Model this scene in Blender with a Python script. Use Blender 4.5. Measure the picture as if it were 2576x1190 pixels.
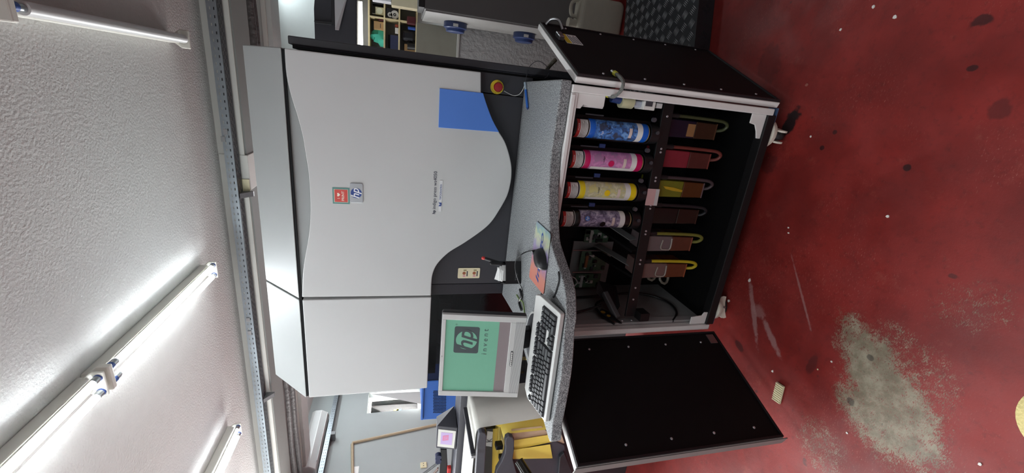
import bpy, bmesh, math, random
from mathutils import Vector, Matrix
random.seed(7)
for o in list(bpy.data.objects): bpy.data.objects.remove(o, do_unlink=True)
S = bpy.context.scene
COL = S.collection
R = math.radians

# ---------------------------------------------------------------- camera (phone held sideways: the picture's left is up)
CAM = Vector((0.0, 0.0, 1.66)); FPX = 1031.485
PITCH, ROLL, YAW = R(15.44837), R(-0.92052), R(-19.89200)
fwd = Vector((math.sin(YAW)*math.cos(PITCH), math.cos(YAW)*math.cos(PITCH), -math.sin(PITCH)))
rgt = Vector((math.cos(YAW), -math.sin(YAW), 0.0)); dwn = fwd.cross(rgt)
r2 = math.cos(ROLL)*rgt + math.sin(ROLL)*dwn
d2 = -math.sin(ROLL)*rgt + math.cos(ROLL)*dwn
cd = bpy.data.cameras.new('camera'); cam = bpy.data.objects.new('camera', cd); COL.objects.link(cam)
cd.sensor_fit = 'HORIZONTAL'; cd.sensor_width = 36.0; cd.lens = 36.0*FPX/2576.0; cd.clip_start = 0.02
M = Matrix.Identity(4)
for i in range(3):
    M[i][0] = d2[i]; M[i][1] = r2[i]; M[i][2] = -fwd[i]; M[i][3] = CAM[i]
cam.matrix_world = M
S.camera = cam
def P(x, y, X=None, Y=None, Z=None):
    """world point seen at a photo pixel, at a known depth, side or height"""
    d = r2*((1190-y-595)/FPX) + d2*((x-1288)/FPX) + fwd
    if X is not None: t = (X-CAM.x)/d.x
    elif Y is not None: t = (Y-CAM.y)/d.y
    else: t = (Z-CAM.z)/d.z
    return CAM + d*t

# ---------------------------------------------------------------- world, daylight and added fill, exposure
S.view_settings.view_transform = 'Standard'; S.view_settings.look = 'None'
S.view_settings.exposure = 1.22; S.view_settings.gamma = 1.0; S.view_settings.use_curve_mapping = False
wd = bpy.data.worlds.new('world'); S.world = wd; wd.use_nodes = True
wd.node_tree.nodes['Background'].inputs[0].default_value = (0.75, 0.85, 1.0, 1); wd.node_tree.nodes['Background'].inputs[1].default_value = 1.0
def area(name, loc, size, size_y, power, color, direction):
    l = bpy.data.lights.new(name, 'AREA'); l.shape = 'RECTANGLE'; l.size = size; l.size_y = size_y; l.energy = power; l.color = color
    o = bpy.data.objects.new(name, l); COL.objects.link(o); o.location = loc
    o.rotation_euler = Vector(direction).to_track_quat('-Z', 'Y').to_euler(); return o
LEFT_FILL = area('window_and_fill_light', (-5.42, 3.0, 2.25), 1.1, 1.0, 90, (1.0, 0.985, 0.96), (4.3, -1.9, -2.3))  # added fill for the left floor; its window is unseen
FRONT_FILL = area('window_and_fill_light', (-5.42, -1.3, 1.75), 1.8, 1.3, 30, (1.0, 0.985, 0.96), (1, .25, -0.05))  # added fill for the press front, at an unseen window
DAY3 = area('window_and_fill_light', (-5.42, 5.945, 1.7), .45, .8, 40, (1.0, 0.99, 0.97), (1, -.1, -0.05))
REAR_FILL = area('window_and_fill_light', (-2.2, 7.12, 1.75), 1.8, 1.3, 30, (1.0, 0.99, 0.97), (0, -1, -0.05))  # added fill for the rear bay, at an unseen opening
TUBE_E = 26.0

# ---------------------------------------------------------------- materials
def lin(c):
    return tuple(((v/255)/12.92 if v/255 <= .04045 else ((v/255+.055)/1.055)**2.4) for v in c)
MATS = {}
def pm(name, c, rough=.5, metal=0., var=.06, scale=25., bump=0., bscale=None, emit=None, spec=.5, dist=.01, detail=4., trans=0., alpha=1.):
    if name in MATS: return MATS[name]
    m = bpy.data.materials.new(name); m.use_nodes = True; nt = m.node_tree; N = nt.nodes; b = N['Principled BSDF']
    col = lin(c)
    tc = N.new('ShaderNodeTexCoord'); nz = N.new('ShaderNodeTexNoise'); nz.inputs['Scale'].default_value = scale; nz.inputs['Detail'].default_value = detail
    nt.links.new(tc.outputs['Object'], nz.inputs['Vector'])
    mx = N.new('ShaderNodeMix'); mx.data_type = 'RGBA'
    mx.inputs[6].default_value = (*[v*(1-var) for v in col], 1); mx.inputs[7].default_value = (*[min(1, v*(1+var)) for v in col], 1)
    nt.links.new(nz.outputs['Fac'], mx.inputs[0]); nt.links.new(mx.outputs[2], b.inputs['Base Color'])
    b.inputs['Roughness'].default_value = rough; b.inputs['Metallic'].default_value = metal
    b.inputs['Specular IOR Level'].default_value = spec
    if trans: b.inputs['Transmission Weight'].default_value = trans
    if alpha < 1: b.inputs['Alpha'].default_value = alpha
    if bump:
        n2 = N.new('ShaderNodeTexNoise'); n2.inputs['Scale'].default_value = bscale or scale*4; n2.inputs['Detail'].default_value = 3
        nt.links.new(tc.outputs['Object'], n2.inputs['Vector'])
        bp = N.new('ShaderNodeBump'); bp.inputs['Strength'].default_value = bump; bp.inputs['Distance'].default_value = dist
        nt.links.new(n2.outputs['Fac'], bp.inputs['Height']); nt.links.new(bp.outputs[0], b.inputs['Normal'])
    if emit:
        b.inputs['Emission Color'].default_value = (*lin(c), 1); b.inputs['Emission Strength'].default_value = emit
    MATS[name] = m; return m
def speckle(name, ca, cb, scale, rough=.5, lo=.4, hi=.6):
    m = pm(name, ca, rough); nt = m.node_tree; N = nt.nodes
    mx = [n for n in N if n.type == 'MIX'][0]; nz = [n for n in N if n.type == 'TEX_NOISE'][0]
    nz.inputs['Scale'].default_value = scale; nz.inputs['Detail'].default_value = 2
    mr = N.new('ShaderNodeMapRange'); mr.inputs['From Min'].default_value = lo; mr.inputs['From Max'].default_value = hi
    nt.links.new(nz.outputs['Fac'], mr.inputs['Value']); nt.links.new(mr.outputs[0], mx.inputs[0])
    mx.inputs[6].default_value = (*lin(ca), 1); mx.inputs[7].default_value = (*lin(cb), 1)
    return m

# ---------------------------------------------------------------- mesh helpers
WL = {}
def wloc(o):
    return WL.get(o.name, Vector((0, 0, 0))) if o else Vector((0, 0, 0))
class MB:
    def __init__(s): s.v = []; s.f = []
    def add(s, vs, fs):
        n = len(s.v); s.v += [Vector(p) for p in vs]; s.f += [tuple(i+n for i in f) for f in fs]; return s
    def box(s, x0, x1, y0, y1, z0, z1):
        return s.add([(x0,y0,z0),(x1,y0,z0),(x1,y1,z0),(x0,y1,z0),(x0,y0,z1),(x1,y0,z1),(x1,y1,z1),(x0,y1,z1)],
                     [(0,3,2,1),(4,5,6,7),(0,1,5,4),(1,2,6,5),(2,3,7,6),(3,0,4,7)])
    def obox(s, T, sx, sy, sz):
        t = MB().box(-sx/2, sx/2, -sy/2, sy/2, -sz/2, sz/2); return s.add([T @ v for v in t.v], t.f)
    def hexa(s, lo, hi):
        n = len(lo); return s.add(list(lo)+list(hi), [tuple(range(n))[::-1], tuple(range(n, 2*n))]+[(i, (i+1) % n, n+(i+1) % n, n+i) for i in range(n)])
    def prism(s, pts, axis, a, b):
        if axis == 'y': lo = [(p[0], a, p[1]) for p in pts]; hi = [(p[0], b, p[1]) for p in pts]
        elif axis == 'z': lo = [(p[0], p[1], a) for p in pts]; hi = [(p[0], p[1], b) for p in pts]
        else: lo = [(a, p[0], p[1]) for p in pts]; hi = [(b, p[0], p[1]) for p in pts]
        return s.hexa(lo, hi)
    def tube(s, path, r, n=8, caps=True, r_end=None):
        path = [Vector(p) for p in path]; k = len(path); up = None; base = len(s.v)
        for i, p in enumerate(path):
            d = (path[min(i+1, k-1)]-path[max(i-1, 0)]).normalized()
            if up is None: up = d.orthogonal().normalized()
            else:
                up = (up - d*up.dot(d)); up = up.normalized() if up.length > 1e-6 else d.orthogonal().normalized()
            w = d.cross(up); rr = r if r_end is None else r+(r_end-r)*i/(k-1)
            for j in range(n):
                a = 2*math.pi*j/n; s.v.append(p+up*math.cos(a)*rr+w*math.sin(a)*rr)
        for i in range(k-1):
            for j in range(n):
                s.f.append((base+i*n+j, base+i*n+(j+1) % n, base+(i+1)*n+(j+1) % n, base+(i+1)*n+j))
        if caps:
            s.f.append(tuple(base+j for j in range(n))[::-1]); s.f.append(tuple(base+(k-1)*n+j for j in range(n)))
        return s
    def lathe(s, prof, T=None, n=24, a0=0., a1=2*math.pi):
        full = abs(a1-a0-2*math.pi) < 1e-6; base = len(s.v); m = n if full else n+1
        for r, h in prof:
            for j in range(m):
                a = a0+(a1-a0)*j/n; p = Vector((r*math.cos(a), r*math.sin(a), h)); s.v.append(T @ p if T else p)
        for i in range(len(prof)-1):
            for j in range(n):
                j2 = (j+1) % m
                s.f.append((base+i*m+j, base+i*m+j2, base+(i+1)*m+j2, base+(i+1)*m+j))
        if full:
            if prof[0][0] > 1e-6: s.f.append(tuple(base+j for j in range(m))[::-1])
            if prof[-1][0] > 1e-6: s.f.append(tuple(base+(len(prof)-1)*m+j for j in range(m)))
        return s
    def build(s, name, mat, parent=None, bevel=0., seg=2, smooth=False, T=None, rec=True, ang=35, merge=False):
        vs = [T @ v for v in s.v] if T else s.v
        if parent: org = wloc(parent)
        else:
            xs = [v.x for v in vs]; ys = [v.y for v in vs]; zs = [v.z for v in vs]
            org = Vector(((min(xs)+max(xs))/2, (min(ys)+max(ys))/2, min(zs)))
        me = bpy.data.meshes.new(name); me.from_pydata([v-org for v in vs], [], s.f)
        bm = bmesh.new(); bm.from_mesh(me)
        if merge: bmesh.ops.remove_doubles(bm, verts=bm.verts, dist=1e-5)
        if rec: bmesh.ops.recalc_face_normals(bm, faces=bm.faces)
        bm.to_mesh(me); bm.free()
        if smooth:
            me.polygons.foreach_set('use_smooth', [True]*len(me.polygons)); me.set_sharp_from_angle(angle=R(ang))
        me.materials.append(mat)
        o = bpy.data.objects.new(name, me); COL.objects.link(o)
        if parent: o.parent = parent; WL[o.name] = Vector(org)
        else: o.location = org; WL[o.name] = org
        if bevel:
            b = o.modifiers.new('bevel', 'BEVEL'); b.width = bevel; b.segments = seg; b.limit_method = 'ANGLE'; b.angle_limit = R(40)
        return o
def tag(o, label=None, cat=None, group=None, kind=None):
    if label: o['label'] = label
    if cat: o['category'] = cat
    if group: o['group'] = group
    if kind: o['kind'] = kind
    return o
def thing(name, label, cat, loc, group=None):
    o = bpy.data.objects.new(name, None); COL.objects.link(o); o.location = loc; o.empty_display_size = .05
    WL[o.name] = Vector(loc); return tag(o, label, cat, group)
def struct(o): o['kind'] = 'structure'; return o
def dup(root, delta, parent=None):
    c = root.copy(); COL.objects.link(c); c.parent = parent
    if parent is None: c.location = root.location+Vector(delta); WL[c.name] = wloc(root)+Vector(delta)
    for ch in root.children: dup(ch, (0, 0, 0), c)
    return c
def arc(c, r, a0, a1, n=8):
    return [(c[0]+r*math.cos(a0+(a1-a0)*i/n), c[1]+r*math.sin(a0+(a1-a0)*i/n)) for i in range(n+1)]
def rrect(x0, x1, y0, y1, r, n=5):
    return arc((x1-r, y1-r), r, 0, math.pi/2, n)+arc((x0+r, y1-r), r, math.pi/2, math.pi, n)+arc((x0+r, y0+r), r, math.pi, 1.5*math.pi, n)+arc((x1-r, y0+r), r, 1.5*math.pi, 2*math.pi, n)
def spline(pts, n=6):
    pts = [Vector(p) for p in pts]; out = []
    for i in range(len(pts)-1):
        p0 = pts[max(i-1, 0)]; p1 = pts[i]; p2 = pts[i+1]; p3 = pts[min(i+2, len(pts)-1)]
        for k in range(n):
            t = k/n; out.append(0.5*((2*p1)+(p2-p0)*t+(2*p0-5*p1+4*p2-p3)*t*t+(3*p1-p0-3*p2+p3)*t**3))
    return out+[pts[-1]]
FRONT = Matrix.Rotation(math.pi/2, 4, 'X')      # lettering on a face towards -Y
def lettering(name, txt, mat, parent, T, width=None, height=None, shear=0., ext=.0006, bend=None, off=0., space=1.):
    cu = bpy.data.curves.new(name, 'FONT'); cu.body = txt; cu.size = 1; cu.shear = shear; cu.align_x = 'CENTER'; cu.align_y = 'CENTER'; cu.offset = off; cu.resolution_u = 3; cu.space_character = space
    t = bpy.data.objects.new('tmp', cu); COL.objects.link(t); bpy.context.view_layer.update()
    me = bpy.data.meshes.new_from_object(t.evaluated_get(bpy.context.evaluated_depsgraph_get()))
    bpy.data.objects.remove(t, do_unlink=True); bpy.data.curves.remove(cu)
    xs = [v.co.x for v in me.vertices]; ys = [v.co.y for v in me.vertices]
    cx, cy = (min(xs)+max(xs))/2, (min(ys)+max(ys))/2; w = max(xs)-min(xs); h = max(ys)-min(ys)
    sx = (width/w) if width else None; sy = (height/h) if height else None
    sx = sx or sy; sy = sy or sx
    mb = MB(); vs = []
    for v in me.vertices:
        x = (v.co.x-cx)*sx; y = (v.co.y-cy)*sy; z = 0.
        if bend: a = x/bend; x = bend*math.sin(a); z = bend*(math.cos(a)-1)
        vs.append(Vector((x, y, z)))
    mb.v = [T @ v for v in vs]; mb.f = [tuple(p.vertices) for p in me.polygons]
    n = len(mb.v)
    bpy.data.meshes.remove(me)
    return mb.build(name, mat, parent, rec=False)
# ---------------------------------------------------------------- shared materials
white_paint = pm('white_paint', (196, 195, 190), .7, var=.05, scale=8)
wall_m = pm('wall_grey_blue', (160, 167, 167), .75, var=.04, scale=5, bump=.15, bscale=120, dist=.004)
wall_r = pm('wall_rough_white', (170, 170, 170), .8, var=.05, scale=10, bump=.6, bscale=38, dist=.012)
ceil_m = pm('ceiling_stucco', (204, 204, 202), .85, var=.05, scale=14, bump=.4, bscale=75, dist=.010, detail=6)
beam_m = pm('beam_white', (200, 198, 192), .7, var=.04, scale=7)
soffit_shade = pm('soffit_shade_grey', (122, 123, 120), .8, var=.05, scale=5)  # underside of the white beam, its shade put into a darker grey
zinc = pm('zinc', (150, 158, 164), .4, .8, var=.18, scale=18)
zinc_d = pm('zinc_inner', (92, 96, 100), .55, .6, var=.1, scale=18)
black_plastic = pm('black_plastic', (26, 26, 29), .42, var=.15)
black_metal = pm('black_metal', (17, 17, 19), .5, var=.2, scale=12)
black_deep = pm('black_panel', (9, 9, 11), .62, var=.2, scale=10, spec=.25)
grey_panel = pm('grey_panel', (92, 94, 96), .6, var=.08)
dark_grey = pm('dark_grey', (62, 62, 68), .5, var=.08)
light_grey = pm('light_grey_plastic', (200, 200, 200), .45, var=.04)
white_plastic = pm('white_plastic', (222, 221, 216), .4, var=.03)
white_frame = pm('white_frame_paint', (228, 226, 224), .45, var=.05, scale=14)
cream = pm('cream', (214, 205, 170), .6, var=.08)
steel = pm('steel', (170, 172, 174), .3, .9, var=.1)
bolt_m = pm('bolt', (200, 200, 205), .3, .5)
paper_w = pm('paper_white', (232, 232, 230), .6, var=.02)
red_m = pm('red_ink', (196, 48, 44), .5)
blue_m = pm('blue_ink', (38, 66, 136), .45)
ink_dark = pm('dark_print', (40, 42, 62), .5)
tube_on = pm('tube_lit', (243, 251, 255), .3, emit=TUBE_E, var=0)
tube_off = pm('tube_unlit', (205, 205, 205), .3, var=.03)
blue_cap = pm('blue_cap', (46, 78, 150), .4)
lamp_body = pm('lamp_body', (214, 212, 204), .55, var=.04)

# ---------------------------------------------------------------- the room
XL, XR, YB, YF, ZC = -5.2, 3.2, 6.9, -3.0, 3.01
def floor_material():
    m = bpy.data.materials.new('red_painted_floor'); m.use_nodes = True; nt = m.node_tree; N = nt.nodes; L = nt.links; b = N['Principled BSDF']
    geo = N.new('ShaderNodeNewGeometry')
    def noise(scale, detail=4, rough=.55, vec=None, stretch=None):
        n = N.new('ShaderNodeTexNoise'); n.inputs['Scale'].default_value = scale; n.inputs['Detail'].default_value = detail; n.inputs['Roughness'].default_value = rough
        if stretch:
            mp = N.new('ShaderNodeMapping'); mp.inputs['Scale'].default_value = stretch[0]; mp.inputs['Rotation'].default_value = (0, 0, stretch[1])
            L.new(geo.outputs['Position'], mp.inputs['Vector']); L.new(mp.outputs[0], n.inputs['Vector'])
        else: L.new(geo.outputs['Position'], n.inputs['Vector'])
        return n.outputs['Fac']
    def math_(op, a, bb, clamp=False):
        n = N.new('ShaderNodeMath'); n.operation = op; n.use_clamp = clamp
        for i, v in enumerate((a, bb)):
            if isinstance(v, (int, float)): n.inputs[i].default_value = v
            else: L.new(v, n.inputs[i])
        return n.outputs[0]
    def ramp(v, lo, hi, a=0., bb=1.):
        n = N.new('ShaderNodeMapRange'); n.interpolation_type = 'SMOOTHSTEP'
        n.inputs['From Min'].default_value = lo; n.inputs['From Max'].default_value = hi; n.inputs['To Min'].default_value = a; n.inputs['To Max'].default_value = bb
        L.new(v, n.inputs['Value']); return n.outputs[0]
    def mix(f, a, bb):
        n = N.new('ShaderNodeMix'); n.data_type = 'RGBA'
        for i, v in ((0, f), (6, a), (7, bb)):
            if isinstance(v, tuple): n.inputs[i].default_value = (*v, 1) if len(v) == 3 else v
            elif isinstance(v, (int, float)): n.inputs[i].default_value = v
            else: L.new(v, n.inputs[i])
        return n.outputs[2]
    def ellipse(c, rx, ry, rot=0.):
        mp = N.new('ShaderNodeMapping'); mp.vector_type = 'TEXTURE'; mp.inputs['Location'].default_value = (c[0], c[1], 0); mp.inputs['Rotation'].default_value = (0, 0, rot); mp.inputs['Scale'].default_value = (rx, ry, 1)
        L.new(geo.outputs['Position'], mp.inputs['Vector'])
        n = N.new('ShaderNodeVectorMath'); n.operation = 'LENGTH'; L.new(mp.outputs[0], n.inputs[0]); return n.outputs['Value']
    red = mix(ramp(noise(3.2, 5), .35, .68), lin((112, 33, 30)), lin((140, 44, 40)))
    red = mix(ramp(noise(34, 5, .7), .5, .78, 0, .55), red, lin((84, 30, 28)))
    red = mix(ramp(noise(9, 6, .7), .58, .75, 0, .45), red, lin((150, 76, 66)))
    # bare concrete where the paint has worn away in front of the left door
    big = noise(5.5, 6, .65); fine = noise(120, 5, .8, stretch=((1, 2.6, 1), .5)); fine2 = noise(38, 6, .75)
    wear = None
    for c, rx, ry, rot, k in PATCH:
        e = math_('ADD', ellipse(c, rx, ry, rot), math_('MULTIPLY', math_('SUBTRACT', big, .5), 1.3))
        w = ramp(e, .5, 1.5, k, 0.)
        wear = w if wear is None else math_('MAXIMUM', wear, w)
    v = math_('ADD', math_('ADD', wear, math_('MULTIPLY', math_('SUBTRACT', fine, .5), 2.4)), math_('MULTIPLY', math_('SUBTRACT', fine2, .5), 1.5))
    cut = ramp(v, .46, .92)
    concrete = mix(ramp(noise(16, 5, .7), .35, .7), lin((112, 102, 84)), lin((150, 141, 122)))
    concrete = mix(ramp(noise(45, 4, .7), .62, .72, 0, .7), concrete, lin((70, 66, 60)))
    col = mix(cut, red, concrete)
    # fine pale scuffs over a wider area
    sc = math_('MULTIPLY', ramp(noise(70, 5, .8, stretch=((1, 3.5, 1), -.4)), .58, .66), ramp(noise(2.3, 3), .44, .62))
    col = mix(math_('MULTIPLY', sc, .55), col, lin((190, 140, 128)))
    # dark stains
    for c, rx, ry, rot, k in STAINS:
        e = math_('ADD', ellipse(c, rx, ry, rot), math_('MULTIPLY', math_('SUBTRACT', noise(30, 4), .5), 1.1))
        col = mix(ramp(e, .7, 1.05, k, 0.), col, lin((24, 22, 24)))
    spots = ramp(noise(11, 2, .4), .735, .76, 0, .6); col = mix(spots, col, lin((48, 34, 34)))
    # grey rubbed streaks
    for c, rx, ry, rot, k in STREAKS:
        e = math_('ADD', ellipse(c, rx, ry, rot), math_('MULTIPLY', math_('SUBTRACT', noise(26, 5, .75), .5), 1.8))
        col = mix(ramp(e, .5, 1.1, k, 0.), col, lin((168, 134, 132)))
    L.new(col, b.inputs['Base Color'])
    L.new(ramp(noise(8, 4), .3, .7, .36, .56), b.inputs['Roughness']); b.inputs['Specular IOR Level'].default_value = .35
    bp = N.new('ShaderNodeBump'); bp.inputs['Strength'].default_value = .18; bp.inputs['Distance'].default_value = .004; L.new(fine2, bp.inputs['Height']); L.new(bp.outputs[0], b.inputs['Normal'])
    return m
def F(x, y): p = P(x, y, Z=0.); return (p.x, p.y)
def seg(a, b, w, k):
    a = P(*a, Z=0.); b = P(*b, Z=0.); d = b-a; return ((a.x+b.x)/2, (a.y+b.y)/2), d.length/2, w, math.atan2(d.y, d.x), k
PATCH = [seg((2150, 800), (2260, 1130), .11, 1.0), seg((2210, 900), (2260, 1180), .17, .95), seg((2330, 860), (2400, 1100), .07, .5), seg((2420, 700), (2480, 850), .12, .42), seg((2200, 800), (2330, 900), .05, .5), seg((2000, 1100), (2150, 1170), .12, .55)]
STAINS = [seg((2012, 268), (1962, 350), .035, .96), seg((1850, 855), (1868, 885), .022, .6), seg((2435, 60), (2500, 45), .018, .75), seg((2430, 173), (2462, 170), .010, .75), (F(2283, 421), .014, .014, 0, .8),
          seg((2130, 1000), (2150, 1020), .015, .6), seg((2055, 890), (2030, 945), .02, .45), (F(2068, 372), .011, .011, 0, .8), (F(2100, 333), .01, .01, 0, .7), seg((2490, 260), (2540, 290), .03, .45), (F(1935, 410), .05, .05, 0, .4), (F(1935, 160), .10, .07, .3, .3), seg((2180, 895), (2200, 905), .012, .6)]
STREAKS = [seg((1885, 690), (1905, 870), .016, .5), seg((1915, 790), (1965, 905), .018, .55), seg((1990, 640), (2045, 850), .006, .4), seg((1895, 770), (1925, 800), .03, .35)]
struct(MB().box(XL, XR, YF, YB, -.12, 0).build('floor', floor_material()))
struct(MB().box(XL-.2, XR+.2, YF-.2, YB+.2, ZC, ZC+.12).build('ceiling', ceil_m))
def holed(mb, axis, a, b, u0, u1, w0, w1, holes):
    us = sorted({u0, u1, *[h[0] for h in holes], *[h[1] for h in holes]}); ws = sorted({w0, w1, *[h[2] for h in holes], *[h[3] for h in holes]})
    for i in range(len(us)-1):
        for j in range(len(ws)-1):
            uc, wc = (us[i]+us[i+1])/2, (ws[j]+ws[j+1])/2
            if any(h[0] < uc < h[1] and h[2] < wc < h[3] for h in holes): continue
            if axis == 'x': mb.box(a, b, us[i], us[i+1], ws[j], ws[j+1])
            else: mb.box(us[i], us[i+1], a, b, ws[j], ws[j+1])
    return mb
WIN1 = (5.70, 6.19, 1.24, 2.12); ADDED_WIN2 = (2.45, 3.55, 1.75, 2.75); ADDED_WIN3 = (-2.2, -.4, 1.1, 2.4)  # second and third openings are unseen, added for fill light
struct(holed(MB(), 'x', XL-.2, XL, YF, YB, 0, ZC, [WIN1, ADDED_WIN2, ADDED_WIN3]).build('wall_left', wall_m))
struct(holed(MB(), 'y', YB, YB+.2, XL-.2, XR+.2, 0, ZC, [(-3.1, -1.3, 1.1, 2.4)]).build('wall_back', wall_m))  # hidden opening added for the rear fill
struct(MB().box(XR, XR+.2, YF, YB, 0, ZC).build('wall_right', wall_r))
struct(MB().box(XL-.2, XR+.2, YF-.2, YF, 0, ZC).build('wall_front', wall_m))
YP = 5.3
struct(MB().box(-.35, XR, YP, YP+.15, 0, ZC).build('wall_partition', pm('wall_pale', (192, 200, 199), .75, var=.03)))
pa = struct(MB().box(-.35, XR, 4.28, 4.36, .0, P(1152, 110, Y=4.28).z).build('wall_low_partition', wall_r))
# seen window of the left wall, then two added unseen ones
win_m = pm('window_frame_white', (226, 228, 226), .45, var=.03)
def window(name, h, sash=False):
    y0, y1, z0, z1 = h
    fr = MB(); t = .05
    holed(fr, 'x', XL-.16, XL-.10, y0, y1, z0, z1, [(y0+t, y1-t, z0+t, z1-t)])
    w = struct(fr.build(name, win_m, bevel=.004))
    g = bpy.data.materials.get('window_glass')
    if not g:
        g = bpy.data.materials.new('window_glass'); g.use_nodes = True; nt = g.node_tree; nt.nodes.remove(nt.nodes['Principled BSDF'])
        tr = nt.nodes.new('ShaderNodeBsdfTransparent'); gl = nt.nodes.new('ShaderNodeBsdfGlossy'); mx = nt.nodes.new('ShaderNodeMixShader'); fr_ = nt.nodes.new('ShaderNodeFresnel')
        gl.inputs['Roughness'].default_value = .03; nt.links.new(fr_.outputs[0], mx.inputs[0]); nt.links.new(tr.outputs[0], mx.inputs[1]); nt.links.new(gl.outputs[0], mx.inputs[2]); nt.links.new(mx.outputs[0], nt.nodes['Material Output'].inputs[0])
    MB().box(XL-.135, XL-.13, y0+t, y1-t, z0+t, z1-t).build('window_pane', g, w)
    MB().box(XL-.1, XL+.03, y0-.02, y1+.02, z0-.03, z0).build('window_sill', win_m, w, bevel=.004)
    return w
w1 = window('window_1', WIN1)
MB().hexa([P(934, 991, X=XL+.02), P(1060, 985, X=XL+.02), P(1060, 1017, X=XL+.12)], [P(934, 991, X=XL), P(1060, 985, X=XL), P(1060, 1017, X=XL+.10)]).build('tilted_sash', light_grey, w1)
for k, (cc, a, b) in enumerate((((214, 190, 80), 1145, 1160), ((60, 110, 190), 1165, 1180))):
    q = P(1000+(a-1158)*.34, 1022, X=XL+.0); MB().box(XL-.099, XL-.09, q.y-.03, q.y+.03, q.z-.05, q.z+.03).build('sticker', pm('sticker_%d' % k, cc, .5), w1)
window('added_window_2', ADDED_WIN2); window('added_window_3', ADDED_WIN3)  # unseen windows added where the fill lights stand

# ceiling beams and what runs along them
YBM = 3.64; ZBM = 2.82
struct(MB().box(XL, XR, YBM, 3.985, ZBM+.012, ZC).build('beam_concrete', beam_m))
struct(MB().box(XL, XR, YBM+.012, 3.985, ZBM, ZBM+.0118).build('soffit_shade_slab', soffit_shade))  # slab carrying the shade under the beam in its colour
bx0, bx1 = P(612, 473, Y=3.7).x, P(605, 386, Y=3.7).x
struct(MB().box(bx0, bx1, YBM-.004, 4.62, ZBM-.008, ZC).build('beam_cross', beam_m, bevel=.004))
struct(MB().box(bx0-.02, bx0+.09, YBM-.012, YBM-.004, ZBM-.004, ZBM+.10).build('trim_2', cream))
struct(MB().box(XL, XR, 4.62, 4.9, ZBM-.01, ZC).build('beam_rear', pm('beam_rear', (182, 183, 180), .75), bevel=.004))
struct(MB().box(XL, XR, 4.60, 4.62, ZBM+.03, ZBM+.07).build('trim_3', beam_m, bevel=.004))
lag = pm('pipe_lagging', (88, 84, 84), .6, var=.35, scale=22, bump=.6, bscale=30, dist=.02)
for k, (x0, x1, r, yy) in enumerate(((627, 741, .028, 4.12), (633, 755, .03, 4.2))):
    a = P(x0, 0, Y=yy); b = P(x1, 1190, Y=yy); d = (b-a)
    pts = [a-d*.12+d*1.3*i/16+Vector((0, 0, .006*math.sin(i*2.1+k))) for i in range(17)]
    pts = [p for p in pts if p.x > XL]
    tag(MB().tube(pts, r, 10).build('insulated_pipe', lag, smooth=True), ['grey lagged pipe under the ceiling, nearer to the white beam', 'grey lagged pipe under the ceiling, farther from the white beam'][k], 'pipe', 'lagged pipes behind the beam')

def perforated(mb, o, u, v, nrm, length, rows, pitch, slot, height, offs=None, zig=False):
    """plate from o along u (length) and v (height) with real slots: rows = list of v positions"""
    t = .0015
    n = int(length/pitch)
    sl, sh = slot
    vs = [0.]
    for r_ in rows: vs += [r_-sh/2, r_+sh/2]
    vs.append(height)
    for i in range(len(vs)-1):
        solid = i % 2 == 0
        if solid: segs = [(0, n*pitch)]
        else:
            sft = (pitch/2 if (zig and (i//2) % 2) else 0)
            segs = [(0, pitch/2-sl/2+sft)]+[(pitch*k+pitch/2+sl/2+sft, pitch*(k+1)+pitch/2-sl/2+sft) for k in range(n-1)]+[(pitch*(n-1)+pitch/2+sl/2+sft, n*pitch)]
        for a, b in segs:
            if b <= a: continue
            q = [o+u*a+v*vs[i], o+u*b+v*vs[i], o+u*b+v*vs[i+1], o+u*a+v*vs[i+1]]
            mb.hexa(q, [p+nrm*t for p in q])
def cable_tray(name, label, o, u, n_in, length, h=.065, w=.10):
    t = thing(name, label, 'cable tray', o, 'perforated cable trays'); z = Vector((0, 0, 1))
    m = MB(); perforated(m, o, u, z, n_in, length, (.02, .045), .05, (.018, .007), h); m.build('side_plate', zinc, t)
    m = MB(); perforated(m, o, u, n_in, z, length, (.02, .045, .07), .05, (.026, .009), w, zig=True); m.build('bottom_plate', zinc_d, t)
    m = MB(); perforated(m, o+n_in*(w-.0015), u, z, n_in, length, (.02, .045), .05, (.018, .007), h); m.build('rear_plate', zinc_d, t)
    return t
ztr = P(543.6, 0, Y=3.53).z
tr1 = cable_tray('cable_tray', 'long galvanised perforated cable tray running along the white ceiling beam', Vector((-4.9, 3.53, ztr)), Vector((1, 0, 0)), Vector((0, 1, 0)), 6.2)
tr2 = cable_tray('cable_tray', 'pale perforated cable tray on the grey wall under the air conditioner', Vector((-5.08, 4.0, P(820, 1125, X=-5.08).z-.03)), Vector((0, 1, 0)), Vector((-1, 0, 0)), 2.6)
br_m = pm('bracket', (120, 122, 124), .5, .5)
def bracket(px, py, tr, k):
    q = P(px, py, Y=3.56); m = MB()
    m.hexa([(q.x-.02, 3.54, ztr-.004), (q.x-.02, 3.638, ztr-.004), (q.x-.02, 3.638, ztr-.075), (q.x-.02, 3.62, ztr-.075)], [(q.x+.02, 3.54, ztr-.004), (q.x+.02, 3.638, ztr-.004), (q.x+.02, 3.638, ztr-.075), (q.x+.02, 3.62, ztr-.075)])
    m.build('bracket', br_m, tr)
bracket(608, 492, tr1, 0); bracket(672, 1005, tr1, 1)
q = P(845, 1092, X=-5.1); MB().box(XL, -5.07, q.y-.03, q.y+.03, wloc(tr2).z-.06, wloc(tr2).z).build('bracket', br_m, tr2)
m = MB()
for px, py in ((567, 332), (561, 350), (624, 805), (628, 838)):
    q = P(px, py, Y=3.525); m.box(q.x-.02, q.x+.02, 3.524, 3.529, q.z-.014, q.z+.014)
m.build('joint_plate', steel, tr1)['kind'] = 'stuff'

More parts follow.
